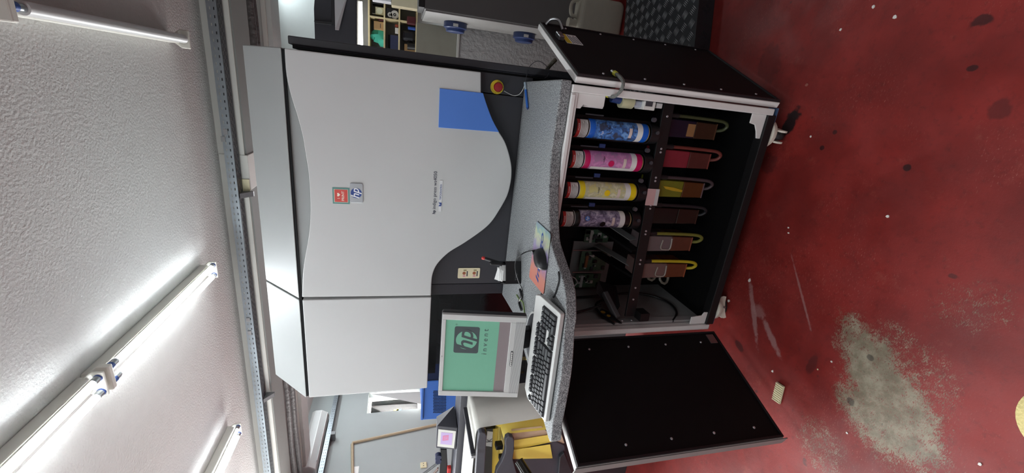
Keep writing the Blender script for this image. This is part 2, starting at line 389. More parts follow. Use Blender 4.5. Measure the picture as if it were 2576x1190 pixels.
# ---------------------------------------------------------------- ceiling lamps
def lamp(label, x, y0, y1, lit=True, twin=True):
    t = thing('tube_lamp', label, 'lamp', (x, (y0+y1)/2, ZC-.1), 'ceiling tube lamps')
    hw = .055 if twin else .045; ztube = ZC-.085
    MB().box(x-hw*.62, x+hw*.62, y0, y1, ZC-.055, ZC).build('housing', lamp_body, t, bevel=.006)
    for s in ((-1, 1) if twin else (0,)):
        tx = x+s*.0365; L0, L1 = y0+.045, y1-.012
        if lit:
            TT = Matrix.Translation((tx, L0+.045, ztube)) @ Matrix.Rotation(-math.pi/2, 4, 'X'); LL = L1-.045-L0-.045
            tb = MB().lathe([(.0165, 0), (.0165, LL)], TT, 12, R(2), R(178)).build('tube', tube_on, t, smooth=True)
            MB().lathe([(.0163, 0), (.0163, LL)], TT, 8, R(178), R(362)).build('tube_back', lamp_body, tb, smooth=True)
        else:
            tb = MB().tube([(tx, L0+.045, ztube), (tx, L1-.012, ztube)], .024, 14).build('tube', tube_off, t, smooth=True)
        MB().tube([(tx, L0+.012, ztube), (tx, L0+.045, ztube)], .0158, 14).build('clear_end', steel, tb, smooth=True)
        MB().tube([(tx, L0-.006, ztube), (tx, L0+.013, ztube)], .0172, 14).build('tube_cap', blue_cap, tb, smooth=True)
        if twin: MB().tube([(tx, L1-.045, ztube), (tx, L1-.012, ztube)], .0158, 14).build('clear_end', steel, tb, smooth=True)
        MB().tube([(tx, L1-.013, ztube), (tx, L1, ztube)], .0172, 14).build('tube_cap', blue_cap if twin else lamp_body, tb, smooth=True)
    for ye in (y0+.005, y1-.018 if twin else y1+.001):
        hx = hw+.008
        m = MB(); m.prism([(x-hx, ZC-.105), (x+hx, ZC-.105), (x+hx, ZC-.06), (x+hw*.55, ZC-.02), (x-hw*.55, ZC-.02), (x-hx, ZC-.06)], 'y', ye, ye+.03 if ye < y0+.01 else ye+.016)
        m.build('end_holder', lamp_body, t, bevel=.006)
    return t
lamp('lit twin tube lamp on the ceiling seen over its whole length', -1.405, 1.90, 3.10)
lamp('lit twin tube lamp cut off by the corner, in line with the whole one', -1.405, .68, 1.885)
lamp('lit twin tube lamp showing only its far end, nearest the air conditioner', -2.885, 1.95, 3.13)
lamp('unlit tube lamp with a blue ring on the ceiling', .098, 1.88, 3.15, lit=False, twin=False)
# unseen lamps added to brighten the room, some in line with the seen rows
for k, (x, y0) in enumerate(((-1.405, -.55), (-2.885, .72), (-1.405, -1.78), (-3.7, 1.95), (-3.7, .72), (-4.4, 1.95), (-4.4, .72), (.098, -1.2), (-4.2, 5.2), (-2.6, 5.2), (-1.0, 5.2), (2.0, 4.95))):
    lamp('lit twin tube lamp added outside the picture to brighten the room', x, y0, y0+1.2)
lamp('short lit twin tube lamp outside the picture, before the partition wall', .8, 4.92, 5.28); lamp('short lit twin tube lamp added out of view as fill between the beams', 1.7, 4.0, 4.6)  # the one between the beams is unseen, added to brighten the far wall
# ---------------------------------------------------------------- the press
silver = pm('silver_paint', (192, 193, 192), .38, .0, var=.04, scale=3, spec=.45)
silver_hood = pm('silver_hood_paint', (148, 150, 149), .5, .0, var=.04, scale=4)
charcoal = pm('charcoal_panel', (50, 50, 55), .45, var=.08, scale=6)
navy_black = pm('navy_black', (27, 27, 35), .5, var=.08)
blue_panel = pm('blue_panel', (80, 126, 208), .4, var=.05, scale=6)
YFc = 1.93
press = thing('printing_press', 'big silver digital printing press with wave-cut front cover and blue corner', 'printing press', (-.78, 2.3, 0))
def fp(pts, Y=YFc): return [(lambda q: (q.x, q.z))(P(x, y, Y=Y)) for x, y in pts]
MB().box(-1.60, .06, 2.16, 3.3, .12, 2.29).build('body', grey_panel, press, bevel=.01)
MB().box(-1.60, .06, 2.03, 2.16, 1.44, 2.10).build('body_core', black_deep, press)
curve = [(715, 121), (720, 188), (732, 242), (748.6, 295.7), (761, 345), (769, 393), (776, 440), (780, 501), (780, 551), (775, 601.6), (766.6, 648.6), (761.5, 690), (759.5, 748)]
wave = [(1268.6, 353.6), (1278.6, 380), (1285.7, 410), (1287.3, 433), (1285, 458.6), (1276, 493), (1255, 531), (1235, 560), (1210.6, 582), (1167.6, 611.8), (1132.6, 633), (1111, 652), (1096, 671), (1088, 692), (1085.5, 714), (1084.5, 744)]
blue_b = [(1214.8, 234), (1225.5, 267.6), (1239, 302.5), (1255, 332)]
def sm(pts, n=4): return [(p[0], p[1]) for p in spline([(a, b, 0) for a, b in pts], n)]
cover = fp([(1210, 181.5), (1210, 233.5)]) + fp(sm(blue_b)) + fp(sm([(1255, 332)]+wave))[1:] + fp(sm(curve[::-1]))
fc = MB().prism(cover, 'y', YFc, YFc+.07).build('front_cover', silver, press, bevel=.004)
# the crescent facet above the curved rim lies a little deeper
cres = fp(sm(curve), YFc+.035) + fp([(757.5, 749), (745.6, 580), (735.4, 440), (725, 300), (714.3, 121.5)], YFc+.035)
cres = [(a, b+.008 if i >= len(cres)-5 else b) for i, (a, b) in enumerate(cres)]
o_ = MB(); n = len(sm(curve))
o_.prism(cres, 'y', YFc+.035, YFc+.07)
o_.build('crescent_facet', silver_hood, press)
bl = fp([(1106, 222), (1103, 320.5)])+fp(sm(blue_b)[::-1])
MB().prism(bl, 'y', YFc-.004, YFc+.02).build('blue_corner', blue_panel, press, bevel=.0015)
# left door of the front
MB().prism(fp([(777.5, 1000.5), (760.5, 755), (1085, 748), (1074.5, 976.5)]), 'y', YFc, YFc+.07).build('left_cover', silver, press, bevel=.004)
# sloping hood in two pieces
def hood(name, xa, xb, mat):
    pr = [(1.945, 2.1195), (2.158, 2.318), (3.3, 2.318), (3.3, 2.295), (2.17, 2.295), (1.985, 2.1195)]
    return MB().prism(pr, 'x', xa, xb).build(name, mat, press, bevel=.004)
hood('hood', .074, -1.041, silver_hood); hood('hood', -1.049, -1.634, silver_hood)
MB().box(-1.628, .068, 1.952, 2.03, P(714.6, 121.5, Y=1.952).z, 2.119).build('seam_gasket', black_deep, press)
# charcoal lower front, two sheets with a joint
zd = 1.10
xj = P(1250, 237, Y=1.985).x
MB().box(xj+.002, .077, 1.985, 2.03, 1.06, 1.50).build('lower_front', charcoal, press, bevel=.002)
XPST = P(1180, 714, Y=1.985).x
MB().box(XPST+.002, xj-.002, 1.985, 2.03, 1.06, 1.56).build('lower_front', charcoal, press, bevel=.002)
MB().box(-1.058, XPST, 1.985, 2.05, 1.06, 1.53).build('dark_post', navy_black, press, bevel=.003)
# black edge profile on the right side
sp = MB().box(.092, P(1000, 128, Y=2.0).x+.004, 1.985, 2.5, .62, P(723, 87, Y=1.985).z).build('side_profile', charcoal, press, bevel=.004)
MB().box(.078, .092, 2.0, 2.4, .62, P(735, 105, Y=2.0).z).build('side_groove', black_deep, press)
MB().tube([(.089, 1.995, .65), (.089, 1.995, P(742, 110, Y=1.995).z)], .0035, 8).build('groove_rib', navy_black, press)
# smoked window under the left cover and the dim machine behind it
smoke = bpy.data.materials.new('smoked_window'); smoke.use_nodes = True; nt = smoke.node_tree; nt.nodes.remove(nt.nodes['Principled BSDF'])
tr_ = nt.nodes.new('ShaderNodeBsdfTransparent'); tr_.inputs[0].default_value = (.42, .42, .46, 1)
gl_ = nt.nodes.new('ShaderNodeBsdfGlossy'); gl_.inputs['Roughness'].default_value = .06; fz = nt.nodes.new('ShaderNodeFresnel'); mx_ = nt.nodes.new('ShaderNodeMixShader')
nt.links.new(fz.outputs[0], mx_.inputs[0]); nt.links.new(tr_.outputs[0], mx_.inputs[1]); nt.links.new(gl_.outputs[0], mx_.inputs[2]); nt.links.new(mx_.outputs[0], nt.nodes['Material Output'].inputs[0])
MB().box(-1.62, -1.06, 1.99, 1.996, .9, 1.52).build('smoked_window', smoke, press)
ib = MB().box(-1.62, -1.04, 2.14, 2.16, .9, 1.5).build('inner_panel', pm('inner_panel', (70, 70, 76), .6), press)
m = MB()
for k in range(9): m.box(-1.30-.002, -1.10, 2.132, 2.14, 1.30+k*.006-.001, 1.302+k*.006)
m.build('vent_rows', black_deep, ib)['kind'] = 'stuff'
for (x, z, w, h) in ((-1.16, 1.16, .09, .05), (-1.17, 1.40, .03, .1)): MB().box(x-w/2, x+w/2, 2.12, 2.14, z-h/2, z+h/2).build('inner_plate', grey_panel, ib, bevel=.003)
MB().lathe([(.022, 0), (.022, .012), (.014, .02)], Matrix.Translation((-1.165, 2.12, 1.155)) @ FRONT, 18).build('inner_knob', dark_grey, ib, smooth=True)
for k in range(3):
    a = -1.28-.08*k
    MB().tube(spline([(a, 2.1, 1.45), (a-.05, 2.08, 1.3), (a-.02, 2.1, 1.12), (a+.05, 2.1, 1.0)]), .009, 8).build('inner_hose', navy_black, ib, smooth=True)
# warning decal lines on the window
dec = pm('faint_print', (96, 96, 100), .6)
# emergency stop
e = P(1250, 219, Y=1.985)
es = MB().lathe([(.0, 0), (.031, 0), (.031, .004), (.018, .006)], Matrix.Translation((e.x, 1.985, e.z)) @ FRONT, 32).build('stop_ring', pm('signal_yellow', (228, 200, 40), .5), press, smooth=True)
bt = MB().lathe([(.014, .004), (.014, .020), (.020, .022), (.0215, .029), (.018, .036), (.0, .038)], Matrix.Translation((e.x, 1.985, e.z)) @ FRONT, 32).build('stop_button', pm('signal_red', (150, 30, 38), .45), press, smooth=True)
for i, ch in enumerate('EMERGENCY'):
    a = R(215-i*16); T = Matrix.Translation((e.x+0.0265*math.cos(a), 1.9795, e.z+0.0265*math.sin(a))) @ FRONT @ Matrix.Rotation(a-math.pi/2, 4, 'Z')
    lettering('letter', ch, black_plastic, es, T, height=.005)
for i, ch in enumerate('STOP'):
    a = R(-60+i*18); T = Matrix.Translation((e.x+0.0265*math.cos(a), 1.9795, e.z+0.0265*math.sin(a))) @ FRONT @ Matrix.Rotation(a+math.pi/2, 4, 'Z')
    lettering('letter', ch, black_plastic, es, T, height=.005)
# lettering and badges on the cover
def on_front(x, y, Y=YFc): q = P(x, y, Y=Y); return q
def span(a, b, Y=YFc): return (on_front(*b, Y)-on_front(*a, Y)).length
q = (on_front(1095.5, 538)+on_front(1093.5, 431))/2
LT = Matrix.Translation((q.x, YFc-.0008, q.z)) @ FRONT
wtot = span((1095.5, 538), (1093.5, 431))
hpw = .135*wtot
lettering('lettering', 'hp', ink_dark, fc, Matrix.Translation((q.x-wtot/2+wtot*.045, YFc-.0008, q.z)) @ FRONT, width=wtot*.088, off=.03)
lettering('lettering', 'indigo press ws4050', ink_dark, fc, Matrix.Translation((q.x+wtot*.06, YFc-.0008, q.z)) @ FRONT, width=wtot*.88)
a = P(1103, 532, Y=YFc); b = P(1114, 454, Y=YFc)
st = MB().box(a.x, b.x, YFc-.0015, YFc, b.z, a.z).build('name_sticker', pm('sticker_white', (212, 213, 214), .4), fc)
lettering('lettering', 'TIPOGRAFIKA', blue_m, st, Matrix.Translation(((a.x+b.x)/2+.02, YFc-.0022, (a.z+b.z)/2+.001)) @ FRONT, width=(b.x-a.x)*.50)
m = MB(); c0 = a.x+(b.x-a.x)*.235; cz = (a.z+b.z)/2+.001
m.add([(c0-.009, YFc-.0022, cz+.008), (c0, YFc-.0022, cz+.001), (c0-.004, YFc-.0022, cz-.008), (c0-.009, YFc-.0022, cz-.004)], [(0, 1, 2, 3)])
m.add([(c0+.009, YFc-.0022, cz+.008), (c0+.001, YFc-.0022, cz), (c0-.002, YFc-.0022, cz-.008), (c0+.009, YFc-.0022, cz-.006)], [(0, 1, 2, 3)])
m.build('mark', blue_m, st)
# badge with the two letters
def ell(cx, cz, r, n=28): return [(cx+r*math.cos(2*math.pi*i/n), cz+r*math.sin(2*math.pi*i/n)) for i in range(n)]
b0 = P(881, 509, Y=YFc); b1 = P(913, 461.5, Y=YFc); bcx, bcz = (b0.x+b1.x)/2, (b0.z+b1.z)/2; bw, bh = abs(b1.x-b0.x), abs(b1.z-b0.z)
bg = MB().prism(rrect(bcx-bw/2, bcx+bw/2, bcz-bh/2, bcz+bh/2, .008), 'y', YFc-.004, YFc).build('badge', pm('badge_silver', (190, 192, 196), .25, .6), fc, bevel=.001)
MB().prism(ell(bcx, bcz+.001, bh*.42), 'y', YFc-.005, YFc-.004).build('badge_disc', blue_m, bg)
lettering('badge_letters', 'hp', pm('badge_white', (232, 234, 238), .3), bg, Matrix.Translation((bcx, YFc-.0056, bcz)) @ FRONT, height=bh*.80, shear=.32, off=.012)
# I love print sticker
s0 = P(837.5, 512, Y=YFc); s1 = P(879, 473, Y=YFc); sx, sz = (s0.x+s1.x)/2, (s0.z+s1.z)/2; hw, hh = abs(s1.x-s0.x)/2, abs(s1.z-s0.z)/2
sk = MB().box(sx-hw, sx+hw, YFc-.0012, YFc, sz-hh, sz+hh).build('print_sticker', pm('teal', (88, 138, 130), .5), fc)
MB().box(sx-hw*.82, sx+hw*.82, YFc-.0018, YFc-.0012, sz-hh*.84, sz+hh*.84).build('border', pm('pale_border', (196, 200, 186), .5), sk)
MB().box(sx-hw*.76, sx+hw*.76, YFc-.0024, YFc-.0018, sz-hh*.76, sz+hh*.76).build('red_field', pm('sticker_red', (206, 74, 64), .5), sk)
pw = pm('print_cream', (240, 230, 214), .5)
lettering('lettering', 'PRINT', pw, sk, Matrix.Translation((sx, YFc-.003, sz-hh*.22)) @ FRONT, width=hw*1.2, height=hh*.30, off=.01)
lettering('lettering', 'I', pw, sk, Matrix.Translation((sx-hw*.3, YFc-.003, sz+hh*.3)) @ FRONT, height=hh*.3, off=.01)
hr = [(16*math.sin(t)**3/16, (13*math.cos(t)-5*math.cos(2*t)-2*math.cos(3*t)-math.cos(4*t))/16) for t in [2*math.pi*i/24 for i in range(24)]]
MB().prism([(sx+hw*.14+u*hw*.22, sz+hh*.3+v*hw*.2) for u, v in hr], 'y', YFc-.003, YFc-.0024).build('heart', pw, sk)
# cream sticker with little prints on the charcoal sheet
a = P(1151, 700, Y=1.984); b = P(1208, 674, Y=1.984)
sk = MB().prism(rrect(a.x, b.x, b.z, a.z, .006), 'y', 1.9825, 1.9845).build('cream_sticker', pm('sticker_cream', (214, 204, 172), .6), press)
brown = pm('print_brown', (150, 86, 56), .6); pink = pm('print_pink', (206, 140, 150), .6); olive = pm('print_olive', (150, 140, 100), .6)
for k in (0, 1):
    zc = a.z+(b.z-a.z)*(.28+.46*k); xc = (a.x+b.x)/2
    MB().prism(ell(xc, zc, .009, 12), 'y', 1.9818, 1.9825).build('print', brown, sk)
    MB().box(xc-.018, xc+.012, 1.9817, 1.9825, zc-.019, zc-.0135).build('print', ink_dark, sk)
    MB().box(xc-.021, xc-.013, 1.9817, 1.9825, zc-.008, zc+.006).build('print', pink, sk)
    MB().box(xc+.013, xc+.021, 1.9817, 1.9825, zc-.012, zc+.004).build('print', olive, sk)

# ---------------------------------------------------------------- the desk top
lam = speckle('grey_laminate', (88, 91, 94), (158, 161, 162), 240, .5, .42, .58)
edge_top = [(1413, 199), (1408, 235), (1403, 267.6), (1392, 348), (1387, 375), (1383, 430), (1381.2, 480), (1381, 534), (1384, 601), (1391, 630), (1399, 655), (1412, 695), (1419, 722), (1422, 749), (1423, 800), (1419, 832), (1413.5, 918), (1403, 994), (1389, 1069)]
dt = [(lambda q: (q.x, q.y))(P(x, y, Z=zd)) for x, y in sm(edge_top, 3)]
t0 = P(1384, 1112, Z=zd)
outline = dt+[(t0.x+.012, t0.y-.006), (t0.x-.004, t0.y+.002), (t0.x-.004, t0.y+.02), (-1.13, 1.42), (-1.035, 1.70), (-1.06, 1.975), (.058, 1.982)]
tag(MB().prism(outline, 'z', zd-.042, zd).build('desk_top', lam, bevel=.005, seg=3), 'speckled grey worktop with a wavy front edge below the press front', 'worktop')

# ---------------------------------------------------------------- cabinet under the desk
cab = thing('ink_cabinet', 'black ink cabinet with white frame and both doors wide open', 'cabinet', (-.48, 1.75, 0))
CX0, CX1, CY0, CZ0, CZ1 = -1.0, .055, 1.492, .105, 1.055
inner_grey = pm('inner_grey', (150, 150, 150), .55, var=.08)
MB().box(.028, CX1, CY0, CY0+.035, CZ0+.02, CZ1).build('frame_post', white_frame, cab, bevel=.003)
MB().box(CX0-.028, CX0-.002, CY0, CY0+.035, CZ0+.02, CZ1).build('frame_post', white_frame, cab, bevel=.003)
MB().box(CX0, .028, CY0+.004, CY0+.035, CZ1-.028, CZ1).build('top_rail', white_frame, cab, bevel=.003)
MB().box(CX0-.0, CX1-.026, CY0+.002, CY0+.05, CZ0, CZ0+.042).build('bottom_rail', black_metal, cab, bevel=.003)
MB().box(CX0-.028, CX1, CY0+.03, 1.975, CZ0, CZ0+.02).build('cabinet_floor', black_deep, cab)
MB().box(CX0-.028, CX0-.004, CY0+.035, 1.975, CZ0+.02, CZ1).build('side_panel', inner_grey, cab)
MB().box(CX1-.02, CX1, CY0+.035, 1.975, CZ0+.02, CZ1).build('side_panel', black_deep, cab)
MB().box(CX0-.004, CX1-.02, 1.955, 1.975, CZ0+.02, CZ1).build('back_panel', black_deep, cab)
# left inner folded strip with three screws
st = MB().box(CX0-.004, CX0+.012, CY0+.035, CY0+.075, CZ0+.05, CZ1).build('inner_strip', inner_grey, cab, bevel=.002)
for px in (1575, 1600, 1624):
    q = P(px, 818, X=CX0+.012); MB().lathe([(0, 0), (.006, 0), (.005, .004), (0, .005)], Matrix.Translation((CX0+.012, CY0+.052, q.z)) @ Matrix.Rotation(math.pi/2, 4, 'Y'), 12).build('screw', bolt_m, st, smooth=True)
# white corner brackets (top right, bottom right, bottom left)
def corner(cx, cz, sx, sz, w, h):
    pts = [(0, 0), (w, 0), (w, .02), (w*.72, .03), (.045, h*.62), (.04, h), (0, h)]
    o = MB().prism([(cx+sx*a, cz+sz*b) for a, b in pts], 'y', CY0+.012, CY0+.018).build('corner_bracket', white_frame, cab, bevel=.002)
    return o
corner(.028, CZ1-.028, -1, -1, .055, .115); corner(.028, CZ0+.042, -1, 1, .1, .075); corner(CX0, CZ0+.042, 1, 1, .065, .09)
MB().box(-.02, .028, 1.53, 1.60, .90, .985).build('inner_plate', white_frame, cab, bevel=.004)
MB().box(-.33, .02, CY0-.004, CY0+.004, CZ1-.014, CZ1-.001).build('gasket_strip', white_frame, cab, bevel=.001)
# doors
def door(h, o, nsgn, z0, z1, th, flange):
    h = Vector((*h, 0)); o = Vector((*o, 0)); d = (o-h).normalized(); n_ = Vector((d.y, -d.x, 0))*nsgn; w = (o-h).length
    T = Matrix(((d.x, -n_.x, 0, h.x), (d.y, -n_.y, 0, h.y), (0, 0, 1, 0), (0, 0, 0, 1)))   # local x along the door, y into its thickness, z up
    dr = MB().box(0, w, .004, th, z0, z1).build('door', white_frame, cab, T=T, bevel=.003)
    MB().box(.012, w-.012, .0, .004, z0+.01, z1-.012).build('inner_lining', black_deep, dr, T=T)
    gk = MB()
    for a0, a1, c0, c1 in ((.004, w-.004, z1-.012, z1-.004), (.004, w-.004, z0+.003, z0+.010), (.004, .012, z0+.01, z1-.012), (w-.012, w-.004, z0+.01, z1-.012)): gk.box(a0, a1, -.006, .004, c0, c1)
    gk.build('door_seal', black_plastic, dr, T=T)['kind'] = 'stuff'
    return dr, T, w, d, n_
dl, TL_, wl, dv, nv = door((-1.031, 1.478), (-1.222, .977), -1, .105, 1.04, .032, True)
MB().box(wl, wl+.004, .0, .045, .09, 1.045).build('shaded_end_face', pm('flange_shade_grey', (120, 120, 118), .5, var=.08), dl, T=TL_, bevel=.001)  # end face of the door, with its shade put into the grey
for zz in (.22, .42, .62, .82):
    for xx in (.06, wl-.055):
        MB().lathe([(0, 0), (.0055, 0), (.0045, .003), (0, .004)], TL_ @ Matrix.Translation((xx, -.0005, zz)) @ Matrix.Rotation(math.pi/2, 4, 'X'), 12).build('screw', bolt_m, dl, smooth=True)
MB().box(.02, .07, -.003, 0, .125, .165).build('striker_plate', steel, dl, T=TL_)
dr_, TR_, wr, dv2, nv2 = door((.086, 1.494), (.322, 2.045), 1, .105, 1.045, .028, False)
for zz in (.2, .38, .56, .74, .92):
    for xx in (.05, wr-.03):
        MB().lathe([(0, 0), (.0055, 0), (.0045, .003), (0, .004)], TR_ @ Matrix.Translation((xx, -.0005, zz)) @ Matrix.Rotation(math.pi/2, 4, 'X'), 12).build('screw', bolt_m, dr_, smooth=True)
MB().box(wr-.22, wr-.16, -.02, 0, .985, 1.01).build('door_latch', steel, dr_, T=TR_, bevel=.003)
lb = MB().box(wr-.24, wr-.12, -.0015, 0, .90, .975).build('warning_label', paper_w, dr_, T=TR_)
MB().box(wr-.24, wr-.12, -.0022, -.0015, .952, .975).build('yellow_head', pm('label_yellow', (222, 196, 40), .5), lb, T=TR_)
for k in range(5): MB().box(wr-.235+.003*(k % 2), wr-.13-.01*(k % 3), -.0022, -.0015, .945-k*.009-.003, .945-k*.009).build('print_line', ink_dark, lb, T=TR_)
hk = MB().tube(spline([TR_ @ Vector(v) for v in ((wr-.03, -.005, 1.02), (wr-.03, -.03, 1.0), (wr-.05, -.035, .97), (wr-.09, -.01, .955))]), .006, 8).build('hook', steel, dr_, smooth=True)
# earth straps between frame and doors
brd = pm('braid', (120, 122, 118), .5, .4, bump=.5, bscale=300); ygr = pm('yellow_green', (196, 196, 70), .5)
def strap(pts, w=.007):
    s = MB(); pp = spline(pts, 5)
    s.tube(pp, w, 6)
    o = s.build('earth_strap', brd, cab, smooth=True)
    for a, b in ((pp[0], pp[2]), (pp[-1], pp[-3])): MB().tube([a, b], w*1.35, 8).build('strap_sleeve', ygr, o)
    MB().tube([pp[-1], pp[-1]+(pp[-1]-pp[-2]).normalized()*.02], w*.9, 8).build('strap_lug', steel, o)
strap([P(1525, 238, Y=1.515), P(1545, 243, Y=1.485), P(1562, 228, Y=1.46), P(1568, 208, Y=1.46), P(1560, 194, Y=1.49), P(1545, 183, Y=1.535)])
strap([(-1.0, 1.485, .985), (-1.02, 1.455, .985), (-1.035, 1.445, .965), (-1.045, 1.43, .93)])
# rail that carries the tanks
ra = P(1677, 258, Y=1.597); rb = P(1588, 795, Y=1.535); ra.z = rb.z = .572
rd = (rb-ra); rl = rd.length; rx = rd.normalized()
TRL = Matrix(((rx.x, -rx.y, 0, ra.x), (rx.y, rx.x, 0, ra.y), (0, 0, 1, ra.z), (0, 0, 0, 1)))   # x along rail from the right end, -y... towards camera
rail = MB().box(0, rl, -.006, .006, -.026, .026).build('tank_rail', black_metal, cab, T=TRL, bevel=.002)
TF = TRL
front = -1 if (TRL @ Vector((0, -.1, 0))).y < (TRL @ Vector((0, .1, 0))).y else 1
for s in (.055, .19, .205, .315, .33, .44, .455, .56, .575, .70, .72, .84, .90):
    MB().lathe([(0, 0), (.005, 0), (.004, .003), (0, .0035)], TRL @ Matrix.Translation((s, front*.006, .0)) @ Matrix.Rotation(R(90 if front < 0 else -90), 4, 'X'), 10).build('rivet', bolt_m, rail, smooth=True)
lb = MB().box(.365, .44, front*.0085, front*.006, -.03, .03).build('rail_label', pm('rail_label', (206, 168, 168), .5), rail, T=TRL)
MB().box(.3655, .4395, front*.0092, front*.0085, -.029, -.012).build('label_strip', light_grey, lb, T=TRL)
MB().box(rl-.035, rl+.005, -.012, .05, -.075, -.027).build('rail_foot', black_metal, rail, T=TRL)
# ---------------------------------------------------------------- ink cans
def wrap_mat(name, c1, c2, c3, scale):
    m = bpy.data.materials.new(name); m.use_nodes = True; nt = m.node_tree; N = nt.nodes; b = N['Principled BSDF']; b.inputs['Roughness'].default_value = .35
    tc = N.new('ShaderNodeTexCoord'); v = N.new('ShaderNodeTexVoronoi'); v.inputs['Scale'].default_value = scale; n = N.new('ShaderNodeTexNoise'); n.inputs['Scale'].default_value = scale*.8; n.inputs['Detail'].default_value = 2; n.inputs['Distortion'].default_value = 1.2
    nt.links.new(tc.outputs['Object'], v.inputs['Vector']); nt.links.new(tc.outputs['Object'], n.inputs['Vector'])
    r1 = N.new('ShaderNodeValToRGB'); r1.color_ramp.interpolation = 'EASE'
    e = r1.color_ramp.elements; e[0].position = .38; e[0].color = (*lin(c1), 1); e[1].position = .62; e[1].color = (*lin(c3), 1); k = e.new(.5); k.color = (*lin(c2), 1)
    nt.links.new(n.outputs['Fac'], r1.inputs[0]); mx = N.new('ShaderNodeMix'); mx.data_type = 'RGBA'; mx.inputs[0].default_value = .25; mx.blend_type = 'MULTIPLY'
    nt.links.new(r1.outputs[0], mx.inputs[6]); nt.links.new(v.outputs['Distance'], mx.inputs[7]); nt.links.new(r1.outputs[0], b.inputs['Base Color'])
    return m
CANS = [('cyan', (22, 96, 200), ((120, 168, 222), (66, 118, 190), (60, 72, 96)), (40, 90, 190), (1560, 330)),
        ('magenta', (196, 20, 92), ((214, 150, 196), (200, 128, 182), (176, 132, 170)), (206, 24, 92), (1540, 405)),
        ('yellow', (238, 212, 30), ((226, 222, 190), (196, 196, 160), (214, 208, 140)), (246, 212, 30), (1525, 480)),
        ('black', (16, 14, 16), ((196, 188, 204), (140, 132, 160), (96, 88, 112)), (14, 12, 14), (1508, 550))]
YC = 1.60; RC = .0385
for k, (nm, band, wr3, dot, px) in enumerate(CANS):
    c = P(*px, Y=YC-RC); x = P(*px, Y=YC).x
    zt = P(1463, 322, Y=YC-RC).z+.03; zb = P(1632, 343, Y=YC-RC).z
    t = thing('ink_can', {'cyan': 'ink can with a blue flower wrap and blue bands', 'magenta': 'ink can with a pink wrap and magenta bands', 'yellow': 'ink can with a pale wrap and yellow bands', 'black': 'ink can with a lilac grey wrap and black bands'}[nm], 'ink can', (x, YC, zb-.03), 'ink cans in the open cabinet')
    T = Matrix.Translation((x, YC, 0)); z = lambda f: zb+(zt-zb)*f
    H = zt-zb
    MB().lathe([(RC*.90, z(.80)), (RC*.98, z(.81)), (RC*.98, z(.995)), (RC*.9, z(1.0))], T, 28).build('cap', black_plastic, t, smooth=True)
    dl_ = MB().lathe([(RC*.99+.0006, z(.825)), (RC*.99+.0006, z(.965))], T, 20, R(-170), R(-30)).build('danger_label', paper_w, t, smooth=True)
    MB().lathe([(RC*.99+.0012, z(.925)), (RC*.99+.0012, z(.966))], T, 20, R(-170), R(-30)).build('red_strip', red_m, dl_, smooth=True)
    lettering('lettering', 'DANGER', paper_w, dl_, Matrix.Translation((x+.002, YC-RC-.0014, z(.945))) @ FRONT, width=.036, bend=RC)
    for i in range(5): MB().lathe([(RC*.99+.0012, z(.835+.017*i)), (RC*.99+.0012, z(.841+.017*i))], T, 14, R(-150+4*(i % 2)), R(-60+8*(i % 3))).build('print_line', pm('print_grey', (120, 116, 112), .6), dl_, smooth=True)
    MB().lathe([(RC*.93, z(.79)), (RC*.93, z(.805))], T, 28).build('neck_ring', light_grey, t, smooth=True)
    bm_ = pm('band_'+nm, band, .35)
    MB().lathe([(RC*.95, z(.795)), (RC, z(.785)), (RC, z(.725))], T, 28).build('upper_band', bm_, t, smooth=True)
    wp = MB().lathe([(RC, z(.725)), (RC, z(.16))], T, 28).build('printed_wrap', wrap_mat('wrap_'+nm, *wr3, 42), t, smooth=True)
    MB().lathe([(RC, z(.16)), (RC, z(.085))], T, 28).build('white_band', paper_w, t, smooth=True)
    MB().lathe([(RC, z(.085)), (RC, z(.01)), (RC*.93, z(.0)), (RC*.7, z(-.015))], T, 28).build('lower_band', bm_, t, smooth=True)
    MB().lathe([(RC*.94, z(.004)), (RC*.95, z(-.008)), (RC*.8, z(-.02))], T, 28).build('bottom_rim', pm('brass_rim', (190, 180, 130), .35, .6), t, smooth=True)
    if k:
        a_ = {1: -100, 2: -92, 3: -112}[k]; zz = z({1: .44, 2: .42, 3: .40}[k])
        MB().lathe([(0, 0), (.0135, 0), (.0132, .001), (0, .001)], Matrix.Translation((x+(RC)*math.cos(R(a_)), YC+(RC)*math.sin(R(a_)), zz)) @ Matrix.Rotation(R(a_+90), 4, 'Z') @ FRONT, 24).build('colour_dot', pm('dot_'+nm, dot, .4), wp, smooth=True)
    if k in (1, 2): MB().lathe([(RC+.0005, z(.70)), (RC+.0005, z(.10))], T, 10, R(-165), R(-128)).build('white_strip', paper_w, wp, smooth=True)
    MB().lathe([(RC+.0006, z(.235)), (RC+.0006, z(.275))], T, 10, R(-125), R(-65)).build('notice_label', pm('notice', (226, 208, 200), .5), wp, smooth=True)
    if k in (0, 3):
        a_ = R(-75 if k == 3 else -108)
        MB().lathe([(0, 0), (.011, 0), (.0108, .0008), (0, .0008)], Matrix.Translation((x+RC*math.cos(a_), YC+RC*math.sin(a_), z(.63))) @ Matrix.Rotation(a_+math.pi/2, 4, 'Z') @ FRONT, 20).build('logo_disc', pm('logo_blue', (60, 120, 200), .4), wp, smooth=True)
        lettering('logo_letters', 'hp', paper_w, wp, Matrix.Translation((x+(RC+.0012)*math.cos(a_), YC+(RC+.0012)*math.sin(a_), z(.63))) @ Matrix.Rotation(a_+math.pi/2, 4, 'Z') @ FRONT, height=.016, shear=.3)
    if k < 3: lettering('lettering', 'hp indigo', ink_dark, wp, Matrix.Translation((x+.003, YC-RC-.0008, z(.545))) @ FRONT, width=.04, bend=RC)
